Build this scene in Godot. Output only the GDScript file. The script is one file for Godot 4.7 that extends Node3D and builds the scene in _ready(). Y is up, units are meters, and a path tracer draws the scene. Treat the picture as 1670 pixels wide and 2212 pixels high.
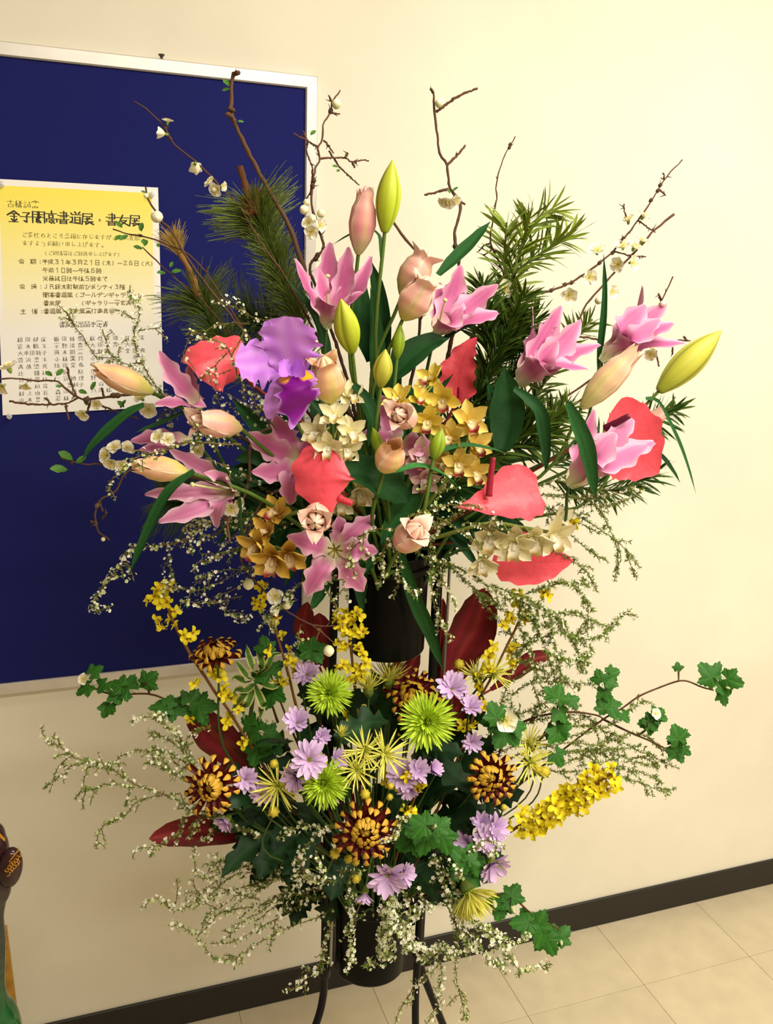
extends Node3D
# A two-tier flower arrangement on a black stand in front of a notice board, in a room lit by ceiling panels.
# y is up, metres; the wall behind the flowers is the plane z = 0.

const EYE := Vector3(0.0, 1.5, 1.554)
const RT := Vector3(0.94373, 0.03123, 0.32924)
const DN := Vector3(-0.05309, -0.96832, 0.24401)
const FW := Vector3(0.32643, -0.24776, -0.91217)
const FOCAL := 1900.0
const TOP_VASE := Vector3(0.412, 1.11, 0.42)
const LOW_VASE := Vector3(0.405, 0.565, 0.42)

var rng := RandomNumberGenerator.new()
var used := {}
var M := {}
var T := {}


func at(x: float, y: float, z: float) -> Vector3:
	var d := RT * (x - 835.0) + DN * (y - 1106.0) + FW * FOCAL
	return EYE + d * ((z - EYE.z) / d.z)


func mpp(p: Vector3) -> float:
	return (p - EYE).dot(FW) / FOCAL


func srgb(r: float, g: float, b: float) -> Color:
	return Color(r / 255.0, g / 255.0, b / 255.0).srgb_to_linear()


func rr(a: float, b: float) -> float:
	return rng.randf_range(a, b)


func nums(s: String) -> PackedFloat64Array:
	return s.replace("/", ",").split_floats(",", false)


# "x,y x,y ..." in photo pixels, depth going from z0 to z1 along the way
func path(s: String, z0: float, z1: float) -> PackedVector3Array:
	var out := PackedVector3Array()
	var w := s.split(" ", false)
	for i in w.size():
		var q := w[i].split_floats(",")
		var z := lerpf(z0, z1, float(i) / maxf(1.0, w.size() - 1.0))
		if q.size() > 2:
			z = q[2]
		out.append(at(q[0], q[1], z))
	return out


func smooth(c: PackedVector3Array, n: int) -> PackedVector3Array:
	var out := PackedVector3Array()
	var m := c.size() - 1
	for i in n + 1:
		var f := float(i) / n * m
		var k := mini(int(f), m - 1)
		var u := f - k
		var a := c[maxi(k - 1, 0)] if k > 0 else c[0] * 2.0 - c[1]
		var d := c[k + 2] if k + 2 <= m else c[m] * 2.0 - c[m - 1]
		out.append(c[k].cubic_interpolate(c[k + 1], a, d, u))
	return out


# positions spread evenly along a polyline
func even(c: PackedVector3Array, n: int) -> PackedVector3Array:
	var s := smooth(c, (c.size() - 1) * 6)
	var acc := PackedFloat32Array([0.0])
	for i in s.size() - 1:
		acc.append(acc[i] + s[i].distance_to(s[i + 1]))
	var out := PackedVector3Array()
	var k := 0
	for i in n + 1:
		var want := acc[acc.size() - 1] * i / n
		while k < acc.size() - 2 and acc[k + 1] < want:
			k += 1
		out.append(s[k].lerp(s[k + 1], clampf((want - acc[k]) / maxf(acc[k + 1] - acc[k], 1e-6), 0.0, 1.0)))
	return out


func total(c: PackedVector3Array) -> float:
	var l := 0.0
	for i in c.size() - 1:
		l += c[i].distance_to(c[i + 1])
	return l


func curve(p: Array, s: float) -> float:
	for i in range(0, p.size() - 2, 2):
		if s <= p[i + 2]:
			var u := clampf((s - p[i]) / (p[i + 2] - p[i]), 0.0, 1.0)
			return lerpf(p[i + 1], p[i + 3], u * u * (3.0 - 2.0 * u) * 0.5 + u * 0.5)
	return p[p.size() - 1]


func frame(pos: Vector3, y: Vector3, roll := 0.0, size := 1.0) -> Transform3D:
	y = y.normalized()
	var x := y.cross(Vector3(0.31, 0.12, 0.94) if absf(y.z) < 0.8 else Vector3(0.2, 0.97, 0.1)).normalized()
	var b := Basis(x, y, x.cross(y)) * Basis(Vector3.UP, roll)
	return Transform3D(b.scaled(Vector3.ONE * size) if size != 1.0 else b, pos)


func sized(t: Transform3D, s: float) -> Transform3D:
	return Transform3D(t.basis * Basis.from_scale(Vector3.ONE * s), t.origin)


class Shape:
	var v := PackedVector3Array()
	var c := PackedColorArray()
	var ix := PackedInt32Array()

	func quad(a: int, b: int, d: int, e: int) -> void:
		ix.append_array([a, b, d, a, d, e])

	# rows of points; closed joins the last column to the first
	func grid(rows: int, cols: int, from: int, closed := false) -> void:
		for j in rows - 1:
			for i in (cols if closed else cols - 1):
				var n := (i + 1) % cols
				quad(from + j * cols + i, from + j * cols + n, from + (j + 1) * cols + n, from + (j + 1) * cols + i)

	func box(lo: Vector3, hi: Vector3, col: Color, edge := 0.0) -> void:
		# a box with chamfered edges: three shrunken slabs of corners hulled face by face
		var mid := (lo + hi) * 0.5
		var h := (hi - lo) * 0.5
		for ax in 3:
			for sg in [-1.0, 1.0]:
				var n := Vector3.ZERO
				n[ax] = sg
				var u := Vector3.ZERO
				u[(ax + 1) % 3] = 1.0
				var w := Vector3.ZERO
				w[(ax + 2) % 3] = 1.0
				var b := v.size()
				for q in [[-1, -1], [1, -1], [1, 1], [-1, 1]]:
					v.append(mid + n * h[ax] + u * (h[(ax + 1) % 3] - edge) * q[0] + w * (h[(ax + 2) % 3] - edge) * q[1])
					c.append(col)
				if sg > 0:
					quad(b, b + 3, b + 2, b + 1)
				else:
					quad(b, b + 1, b + 2, b + 3)
		if edge <= 0.0:
			return
		for ax in 3:
			for q in [[-1, -1], [1, -1], [1, 1], [-1, 1]]:
				var a1 := (ax + 1) % 3
				var a2 := (ax + 2) % 3
				var b := v.size()
				for e in [-1.0, 1.0]:
					var p := mid
					p[ax] += e * (h[ax] - edge)
					var r := p
					p[a1] += q[0] * h[a1]
					p[a2] += q[1] * (h[a2] - edge)
					r[a1] += q[0] * (h[a1] - edge)
					r[a2] += q[1] * h[a2]
					v.append(p)
					v.append(r)
					c.append(col)
					c.append(col)
				if q[0] * q[1] > 0:
					quad(b, b + 2, b + 3, b + 1)
				else:
					quad(b, b + 1, b + 3, b + 2)

	func mesh(origin := Vector3.ZERO, flat := false) -> ArrayMesh:
		var n := PackedVector3Array()
		n.resize(v.size())
		if flat:
			var v2 := PackedVector3Array()
			var c2 := PackedColorArray()
			var i2 := PackedInt32Array()
			for k in ix.size():
				v2.append(v[ix[k]])
				c2.append(c[ix[k]])
				i2.append(k)
			v = v2
			c = c2
			ix = i2
			n.resize(v.size())
		for k in range(0, ix.size(), 3):
			var a := ix[k]
			var b := ix[k + 1]
			var d := ix[k + 2]
			var f := (v[d] - v[a]).cross(v[b] - v[a])
			n[a] += f
			n[b] += f
			n[d] += f
		for k in n.size():
			n[k] = n[k].normalized() if n[k].length_squared() > 1e-24 else Vector3.UP
		if origin != Vector3.ZERO:
			for k in v.size():
				v[k] -= origin
		var arr := []
		arr.resize(Mesh.ARRAY_MAX)
		arr[Mesh.ARRAY_VERTEX] = v
		arr[Mesh.ARRAY_NORMAL] = n
		arr[Mesh.ARRAY_COLOR] = c
		arr[Mesh.ARRAY_INDEX] = ix
		var m := ArrayMesh.new()
		m.add_surface_from_arrays(Mesh.PRIMITIVE_TRIANGLES, arr)
		return m


# ---------- naming and tagging ----------
func numbered(called: String) -> String:
	var k: int = used.get(called, 0)
	used[called] = k + 1
	return called if k == 0 else "%s_%03d" % [called, k]


func thing(called: String, label: String, category: String, pos := Vector3.ZERO, group := "") -> Node3D:
	var o := Node3D.new()
	o.name = numbered(called)
	add_child(o)
	o.position = pos
	tag(o, label, category, group)
	return o


func tag(o: Node, label: String, category: String, group := "") -> void:
	o.set_meta("label", label)
	o.set_meta("category", category)
	if group:
		o.set_meta("group", group)


func put(called: String, mesh: Mesh, m: Material, parent: Node, t := Transform3D()) -> MeshInstance3D:
	var o := MeshInstance3D.new()
	o.mesh = mesh
	o.material_override = m
	o.transform = t
	o.name = called if parent != self else numbered(called)
	parent.add_child(o, true)
	return o


# commits a shape given in world coordinates under a thing (whose children keep only its place)
func part(called: String, s: Shape, m: Material, parent: Node3D, flat := false) -> MeshInstance3D:
	return put(called, s.mesh(parent.global_position if parent != self else Vector3.ZERO, flat), m, parent)


func struct(called: String, s: Shape, m: Material) -> MeshInstance3D:
	var o := put(called, s.mesh(Vector3.ZERO, true), m, self)
	o.set_meta("kind", "structure")
	return o


func stuff(o: Node) -> Node:
	o.set_meta("kind", "stuff")
	return o


func sub(called: String, parent: Node3D, t: Transform3D) -> Node3D:
	var o := Node3D.new()
	o.name = called
	o.transform = t
	parent.add_child(o, true)
	return o


func multi(called: String, mesh: Mesh, m: Material, xf: Array, tint: Array, parent: Node3D) -> void:
	var mm := MultiMesh.new()
	mm.transform_format = MultiMesh.TRANSFORM_3D
	mm.use_colors = tint.size() > 0
	mm.mesh = mesh
	mm.instance_count = xf.size()
	for i in xf.size():
		mm.set_instance_transform(i, xf[i])
		if tint.size():
			mm.set_instance_color(i, tint[i])
	var o := MultiMeshInstance3D.new()
	o.multimesh = mm
	o.material_override = m
	o.name = called
	parent.add_child(o, true)
	stuff(o)


# ---------- shapes of plants ----------
const LILY_W := [0.0, 0.34, 0.2, 0.7, 0.45, 1.0, 0.65, 0.94, 0.82, 0.62, 0.93, 0.3, 1.0, 0.02]
const STRAP_W := [0.0, 0.45, 0.25, 0.9, 0.5, 1.0, 0.8, 0.66, 1.0, 0.02]
const OVAL_W := [0.0, 0.1, 0.2, 0.72, 0.5, 1.0, 0.8, 0.75, 1.0, 0.05]
const ROUND_W := [0.0, 0.22, 0.25, 0.7, 0.6, 1.0, 0.85, 0.85, 1.0, 0.25]


# a leaf or petal: a surface along a spine, facing «face». w is the half width.
# o: prof, cup (edges raised), fold (keel), ruf (wavy edge), n (waves), twist, nu, nv, tip (colour function of s and t), phase
func blade(s: Shape, spine: PackedVector3Array, w: float, face: Vector3, col: Callable, o := {}) -> void:
	var nv: int = o.get("nv", 14)
	var nu: int = o.get("nu", 8)
	var prof: Array = o.get("prof", LILY_W)
	var cup: float = o.get("cup", 0.25)
	var fold: float = o.get("fold", 0.0)
	var ruf: float = o.get("ruf", 0.0)
	var waves: float = o.get("n", 3.0)
	var twist: float = o.get("twist", 0.0)
	var ph: float = o.get("phase", 0.0)
	var frill: float = o.get("frill", 0.0)
	var p := even(spine, nv)
	var from := s.v.size()
	var side := Vector3.ZERO
	for j in nv + 1:
		var u := float(j) / nv
		var t := (p[mini(j + 1, nv)] - p[maxi(j - 1, 0)]).normalized()
		var sd := t.cross(face)
		sd = sd.normalized() if sd.length() > 0.05 else side
		if side != Vector3.ZERO:
			sd = (sd * 0.6 + side * 0.4).normalized()
		side = sd
		var nn := sd.cross(t).normalized()
		if twist != 0.0:
			sd = sd.rotated(t, twist * u)
			nn = nn.rotated(t, twist * u)
		var hw := w * curve(prof, u)
		for i in nu + 1:
			var q := float(i) / nu * 2.0 - 1.0
			var lift := cup * q * q + fold * absf(q)
			var wav := ruf * q * q * sin(u * waves * TAU + ph + q * 1.3) * sin(PI * minf(u * 1.15, 1.0))
			if frill > 0.0:
				wav += 0.35 * frill * pow(absf(q), 8.0) * sin(u * waves * 17.0 + ph * 3.0 + q)
			var stretch := 1.0 + ruf * 0.8 * q * q * sin(u * waves * TAU * 1.7 + ph + q * 2.0) + frill * 1.5 * pow(absf(q), 10.0) * sin(u * waves * 15.0 + ph + q * 2.0)
			s.v.append(p[j] + sd * hw * q * stretch * (1.0 - 0.18 * cup * q * q) + nn * hw * (lift + wav))
			s.c.append(col.call(u, q))
	s.grid(nv + 1, nu + 1, from)


func tube(s: Shape, spine: PackedVector3Array, r0: float, r1: float, sides: int, c0: Color, c1: Color, n := 0, knots := 0.0) -> void:
	var p := smooth(spine, n) if n > 0 else spine
	var m := p.size() - 1
	var from := s.v.size()
	var x := Vector3.ZERO
	for j in m + 1:
		var t := (p[mini(j + 1, m)] - p[maxi(j - 1, 0)]).normalized()
		if x == Vector3.ZERO:
			x = t.cross(Vector3(0.3, 0.2, 0.93)).normalized()
		x = (x - t * x.dot(t)).normalized()
		var y := t.cross(x)
		var u := float(j) / m
		var r := lerpf(r0, r1, u) * (1.0 + (rr(-knots, knots) if knots > 0.0 else 0.0))
		for i in sides:
			var a := TAU * i / sides
			s.v.append(p[j] + (x * cos(a) + y * sin(a)) * r)
			s.c.append(c0.lerp(c1, u))
	s.grid(m + 1, sides, from, true)
	for e in [0, m]:
		var mid := s.v.size()
		s.v.append(p[e])
		s.c.append(c0 if e == 0 else c1)
		for i in sides:
			var a0: int = from + e * sides + i
			var a1: int = from + e * sides + (i + 1) % sides
			if e == 0:
				s.ix.append_array([mid, a1, a0])
			else:
				s.ix.append_array([mid, a0, a1])


# a body of revolution about y in the frame t: prof is [height, radius, ...]
func lathe(s: Shape, t: Transform3D, prof: Array, sides: int, col: Callable, lobes := 0, depth := 0.0, steps := 0) -> void:
	var rows := []
	var n := prof.size() / 2
	if steps == 0:
		for k in n:
			rows.append([prof[k * 2], prof[k * 2 + 1]])
	else:
		for k in steps + 1:
			var f := float(k) / steps * (n - 1)
			var a := mini(int(f), n - 2)
			var u := f - a
			var i0 := maxi(a - 1, 0)
			var i3 := mini(a + 2, n - 1)
			rows.append([cubic_interpolate(prof[a * 2], prof[a * 2 + 2], prof[i0 * 2], prof[i3 * 2], u), maxf(0.0, cubic_interpolate(prof[a * 2 + 1], prof[a * 2 + 3], prof[i0 * 2 + 1], prof[i3 * 2 + 1], u))])
	var from := s.v.size()
	for k in rows.size():
		for i in sides:
			var a := TAU * i / sides
			var r: float = rows[k][1]
			if lobes > 0:
				var e := absf(sin(a * lobes * 0.5))
				r *= 1.0 - depth * pow(1.0 - e, 4.0)
			s.v.append(t * Vector3(cos(a) * r, rows[k][0], sin(a) * r))
			s.c.append(col.call(float(k) / (rows.size() - 1), a))
	s.grid(rows.size(), sides, from, true)


func blob(s: Shape, t: Transform3D, r: Vector3, col: Color, nu := 8, nv := 6) -> void:
	var pr := []
	for k in nv + 1:
		var a := PI * k / nv
		pr.append(-cos(a))
		pr.append(sin(a))
	var tt := Transform3D(t.basis * Basis.from_scale(r), t.origin)
	lathe(s, tt, pr, nu, func(_u, _a): return col)


# ---------- materials and textures ----------
func noise_tex(seed_: int, freq: float, lo: float, hi: float, octaves := 3, size := 256, normal := false, strength := 3.0) -> NoiseTexture2D:
	var n := FastNoiseLite.new()
	n.seed = seed_
	n.frequency = freq
	n.fractal_octaves = octaves
	var t := NoiseTexture2D.new()
	t.width = size
	t.height = size
	t.seamless = true
	t.noise = n
	if normal:
		t.as_normal_map = true
		t.bump_strength = strength
	else:
		var g := Gradient.new()
		g.set_color(0, Color(lo, lo, lo))
		g.set_color(1, Color(hi, hi, hi))
		t.color_ramp = g
	return t


func mat(called: String, rough: float, grain: Texture2D = null, scale := 20.0, bump: Texture2D = null, bump_k := 0.5) -> StandardMaterial3D:
	var m := StandardMaterial3D.new()
	m.resource_name = called
	m.vertex_color_use_as_albedo = true
	m.cull_mode = BaseMaterial3D.CULL_DISABLED
	m.roughness = rough
	m.metallic_specular = 0.4
	if grain:
		m.albedo_texture = grain
		m.uv1_triplanar = true
		m.uv1_world_triplanar = true
		m.uv1_scale = Vector3.ONE * scale
	if bump:
		m.normal_enabled = true
		m.normal_texture = bump
		m.normal_scale = bump_k
		m.uv1_triplanar = true
		m.uv1_world_triplanar = true
		m.uv1_scale = Vector3.ONE * scale
	M[called] = m
	return m


func one(c: Color) -> Callable:
	return func(_u, _q): return c


func _ready() -> void:
	rng.seed = 20190321
	# camera
	var cam := Camera3D.new()
	cam.name = "camera"
	cam.fov = rad_to_deg(2.0 * atan(1106.0 / FOCAL))
	cam.near = 0.05
	cam.far = 30.0
	cam.transform = Transform3D(Basis(RT, -DN, -FW).orthonormalized(), EYE)
	add_child(cam)
	cam.current = true
	# the closed room has no view of the sky; it is left dark
	var env := Environment.new()
	env.background_mode = Environment.BG_COLOR
	env.background_color = Color(0.02, 0.02, 0.02)
	env.tonemap_mode = Environment.TONE_MAPPER_LINEAR
	env.tonemap_exposure = 1.07
	env.sdfgi_enabled = true
	env.ssao_enabled = true
	env.ssil_enabled = true
	var we := WorldEnvironment.new()
	we.name = "environment"
	we.environment = env
	add_child(we)
	# the room's lamps: recessed ceiling panels
	ceiling_light("warm white ceiling panel above the flower arrangement", Vector3(1.15, 2.6, 1.15), Vector2(1.2, 0.4), 3.0)
	ceiling_light("warm white ceiling panel over the far end of the room", Vector3(2.3, 2.6, 2.3), Vector2(1.2, 0.4), 4.4)
	ceiling_light("warm white ceiling panel behind the visitor", Vector3(0.5, 2.6, 2.3), Vector2(1.2, 0.4), 3.6)
	materials()
	room()
	notice_board()
	stand()
	figure()
	upper_tier()
	lower_tier()


func ceiling_light(label: String, pos: Vector3, size: Vector2, energy: float) -> void:
	var o := thing("ceiling_light", label, "ceiling light", pos, "ceiling panels")
	var warm := Color(1.0, 0.97, 0.908)
	var s := Shape.new()
	var h := Vector3(size.x / 2, 0.0, size.y / 2)
	s.box(pos + Vector3(-h.x - 0.03, -0.02, -h.z - 0.03), pos + Vector3(h.x + 0.03, -0.001, h.z + 0.03), srgb(235, 235, 232), 0.004)
	part("frame", s, mat("white_enamel", 0.4), o, true)
	var p := Shape.new()
	p.box(pos + Vector3(-h.x, -0.026, -h.z), pos + Vector3(h.x, -0.0205, h.z), Color(0.9, 0.9, 0.9))
	var m := StandardMaterial3D.new()
	m.resource_name = "lamp_diffuser"
	m.albedo_color = Color(0.9, 0.9, 0.9)
	m.emission_enabled = true
	m.emission = warm
	m.emission_energy_multiplier = 2.0
	part("diffuser", p, m, o, true)
	var l := AreaLight3D.new()
	l.name = "panel_lamp"
	l.area_size = size
	l.light_color = warm
	l.light_energy = energy
	l.shadow_enabled = true
	l.set("area_range", 12.0)
	l.position = Vector3(0, -0.03, 0)
	l.rotation = Vector3(-PI / 2, 0, 0)
	o.add_child(l)


func materials() -> void:
	var fine := noise_tex(3, 0.06, 0.93, 1.0)
	var blotch := noise_tex(5, 0.012, 0.95, 1.0, 4)
	var bump := noise_tex(7, 0.09, 0, 1, 4, 256, true, 4.0)
	mat("wall_paint", 0.8, blotch, 0.7)
	mat("vinyl_tile", 0.32, noise_tex(13, 0.03, 0.93, 1.0, 5), 1.6)
	mat("ceiling_board", 0.9)
	mat("rubber_skirting", 0.45, fine, 6.0)
	mat("felt", 0.95, noise_tex(17, 0.25, 0.85, 1.0, 2), 12.0, noise_tex(19, 0.3, 0, 1, 2, 256, true, 3.0), 0.15)
	var al := mat("aluminium", 0.38, noise_tex(23, 0.02, 0.94, 1.0), 3.0)
	al.metallic = 0.55
	mat("black_metal", 0.36, fine, 8.0)
	var ch := mat("grey_steel", 0.3)
	ch.metallic = 0.8
	mat("black_vase", 0.3, noise_tex(29, 0.01, 0.75, 1.0), 5.0)
	M["black_vase"].metallic_specular = 0.22
	M["black_metal"].metallic_specular = 0.25
	mat("glaze", 0.12, noise_tex(31, 0.03, 0.7, 1.0), 8.0)
	mat("tan_board", 0.6, noise_tex(37, 0.05, 0.75, 1.0), 4.0)
	var pet := mat("petal", 0.5, noise_tex(41, 0.05, 0.93, 1.0), 30.0, bump, 0.12)
	pet.backlight = Color(0.4, 0.4, 0.4)
	pet.backlight_enabled = true
	var wax := mat("waxy_spathe", 0.36, noise_tex(43, 0.02, 0.93, 1.0), 14.0, noise_tex(47, 0.02, 0, 1, 3, 256, true, 5.0), 0.35)
	wax.metallic_specular = 0.35
	var bud := mat("bud_skin", 0.42, noise_tex(53, 0.04, 0.95, 1.0), 30.0)
	bud.metallic_specular = 0.4
	var lf := mat("leaf", 0.5, noise_tex(59, 0.04, 0.82, 1.0), 24.0, bump, 0.15)
	lf.metallic_specular = 0.3
	lf.backlight_enabled = true
	lf.backlight = Color(0.12, 0.12, 0.12)
	mat("needle", 0.5)
	mat("bark", 0.85, noise_tex(61, 0.08, 0.75, 1.0), 40.0, bump, 0.6)
	mat("blossom", 0.6)
	M["blossom"].backlight_enabled = true
	M["blossom"].backlight = Color(0.42, 0.42, 0.42)
	var cl := StandardMaterial3D.new()
	cl.resource_name = "clear_plastic"
	cl.albedo_color = Color(0.93, 0.93, 0.95, 0.35)
	cl.transparency = BaseMaterial3D.TRANSPARENCY_ALPHA
	cl.roughness = 0.1
	M["clear_plastic"] = cl


func room() -> void:
	var cream := srgb(238, 234, 217)
	var x0 := -2.6
	var x1 := 3.6
	var z1 := 4.4
	var h := 2.6
	var s := Shape.new()
	s.box(Vector3(x0 - 0.1, 0, -0.12), Vector3(x1 + 0.1, h, 0), cream)
	struct("wall_back", s, M.wall_paint)
	s = Shape.new()
	s.box(Vector3(x0 - 0.1, 0, z1), Vector3(x1 + 0.1, h, z1 + 0.12), srgb(206, 194, 176))
	struct("wall_front", s, M.wall_paint)
	s = Shape.new()
	s.box(Vector3(x0 - 0.12, 0, 0), Vector3(x0, h, z1), srgb(206, 194, 176))
	struct("wall_left", s, M.wall_paint)
	s = Shape.new()
	s.box(Vector3(x1, 0, 0), Vector3(x1 + 0.12, h, z1), srgb(206, 194, 176))
	struct("wall_right", s, M.wall_paint)
	s = Shape.new()
	s.box(Vector3(x0 - 0.12, h, -0.12), Vector3(x1 + 0.12, h + 0.1, z1 + 0.12), srgb(238, 234, 224))
	struct("ceiling", s, M.ceiling_board)
	s = Shape.new()
	s.box(Vector3(x0 - 0.12, -0.14, -0.12), Vector3(x1 + 0.12, -0.002, z1 + 0.12), srgb(192, 178, 148))
	var fl := struct("floor", s, M.vinyl_tile)
	# thirty-centimetre floor tiles with hairline joints, laid as far as the lens can see them
	var z := 0.201 - 0.2985
	for j in 8:
		for i in 12:
			var xa := -0.62 + 0.2925 * i
			var t := Shape.new()
			var f := 1.0 + rr(-0.035, 0.03)
			var col := Color(srgb(204, 191, 162).r * f, srgb(204, 191, 162).g * f, srgb(204, 191, 162).b * f)
			t.box(Vector3(xa + 0.0004, -0.0015, maxf(z + 0.2985 * j, 0.0) + 0.0004), Vector3(xa + 0.2921, 0.0, z + 0.2985 * (j + 1) - 0.0004), col, 0.0004)
			put("tile", t.mesh(Vector3.ZERO, true), M.vinyl_tile, fl)
	s = Shape.new()
	s.box(Vector3(x0, 0.0, 0.0), Vector3(x1, 0.077, 0.006), srgb(43, 39, 36), 0.0015)
	struct("baseboard_back", s, M.rubber_skirting)


func notice_board() -> void:
	var o := thing("notice_board", "large navy blue felt notice board in a silver aluminium frame on the wall", "notice board", Vector3(-0.35, 0.793, 0.0))
	var xl := -1.15
	var xr := 0.405
	var yb := 0.793
	var yt := 1.833
	var w := 0.0205
	var s := Shape.new()
	s.box(Vector3(xl + w * 0.5, yb + w * 0.5, 0.001), Vector3(xr - w * 0.5, yt - w * 0.5, 0.015), srgb(24, 31, 108))
	part("felt_panel", s, M.felt, o, true)
	# four mitred aluminium bars
	var al := srgb(226, 222, 218)
	var c := [Vector2(xl, yb), Vector2(xr, yb), Vector2(xr, yt), Vector2(xl, yt)]
	for k in 4:
		var a: Vector2 = c[k]
		var b: Vector2 = c[(k + 1) % 4]
		var d := (b - a).normalized()
		var nn := Vector2(-d.y, d.x)
		var f := Shape.new()
		# profile across the bar: [inward, height above the wall]
		for q in [[0.0, 0.0], [0.0, 0.018], [0.002, 0.0205], [w - 0.002, 0.0205], [w, 0.018], [w, 0.012]]:
			for e in 2:
				var p: Vector2 = (a if e == 0 else b) + nn * q[0] + d * (q[0] if e == 0 else -q[0]) + d * (0.0002 if e == 0 else -0.0002)
				f.v.append(Vector3(p.x, p.y, q[1]))
				f.c.append(al)
		for q in 5:
			f.quad(q * 2, q * 2 + 1, q * 2 + 3, q * 2 + 2)
		part("frame_bar", f, M.aluminium, o, true)
	s = Shape.new()
	var hk := at(349, 122, 0.012)
	lathe(s, frame(hk + Vector3(0, -0.004, 0), Vector3.UP), [0, 0.002, 0.003, 0.0022, 0.006, 0.005, 0.007, 0.0052, 0.007, 0.0], 10, one(srgb(90, 84, 76)))
	part("hanging_screw", s, M.grey_steel, o)
	# the poster: a sheet of paper a little off the felt
	var p := MeshInstance3D.new()
	p.name = "poster"
	add_child(p)
	var tl := Vector3(-0.0925, 1.6405, 0.0168)
	var tr := Vector3(0.1425, 1.6430, 0.0172)
	var br := Vector3(0.1405, 1.2905, 0.0176)
	var bl := Vector3(-0.1130, 1.2800, 0.0172)
	tl.x -= 0.006
	var st := SurfaceTool.new()
	st.begin(Mesh.PRIMITIVE_TRIANGLES)
	var nx := 16
	var ny := 20
	for back in 2:
		for j in ny + 1:
			for i in nx + 1:
				var u := float(i) / nx
				var v := float(j) / ny
				var q := tl.lerp(tr, u).lerp(bl.lerp(br, u), v)
				q.z += 0.0022 * sin(u * PI) * sin(v * PI) + 0.0006 * sin(u * 7.0 + v * 4.0) - back * 0.0003
				st.set_uv(Vector2(u, v))
				st.set_normal(Vector3(0, 0, 1 - 2 * back))
				st.add_vertex(q)
	for back in 2:
		for j in ny:
			for i in nx:
				var a := back * (nx + 1) * (ny + 1) + j * (nx + 1) + i
				for q in ([a, a + 1, a + nx + 2, a, a + nx + 2, a + nx + 1] if back == 0 else [a, a + nx + 2, a + 1, a, a + nx + 1, a + nx + 2]):
					st.add_index(q)
	p.mesh = st.commit()
	var pm := StandardMaterial3D.new()
	pm.resource_name = "printed_paper"
	pm.albedo_texture = poster_print()
	pm.roughness = 0.45
	p.material_override = pm
	tag(p, "white exhibition poster with yellow top and black Japanese print pinned to the board", "poster")
	var ps := [["327,421", "clear push pin in the top corner of the poster nearest the flowers"], ["3,399", "clear push pin at the far top corner of the poster, cut by the picture edge"], ["20,899", "clear push pin at the bottom corner of the poster"]]
	for q in ps:
		var xy: PackedFloat64Array = q[0].split_floats(",")
		var pp := at(xy[0], xy[1], 0.0176)
		var pin := thing("push_pin", q[1], "push pin", pp, "clear push pins on the poster")
		var a := Shape.new()
		lathe(a, frame(pp + Vector3(0, 0, 0.0005), Vector3(0.05, 0.05, 1)), [0, 0.0, 0.0, 0.0045, 0.0015, 0.0045, 0.003, 0.0022, 0.006, 0.0024, 0.007, 0.0040, 0.0085, 0.0042, 0.009, 0.0], 14, one(Color(1, 1, 1)))
		part("grip", a, M.clear_plastic, pin)
		a = Shape.new()
		tube(a, PackedVector3Array([pp + Vector3(0, 0, 0.007), pp + Vector3(0, 0, -0.004)]), 0.0006, 0.0005, 6, srgb(150, 150, 150), srgb(150, 150, 150))
		part("needle", a, M.grey_steel, pin)


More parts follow.
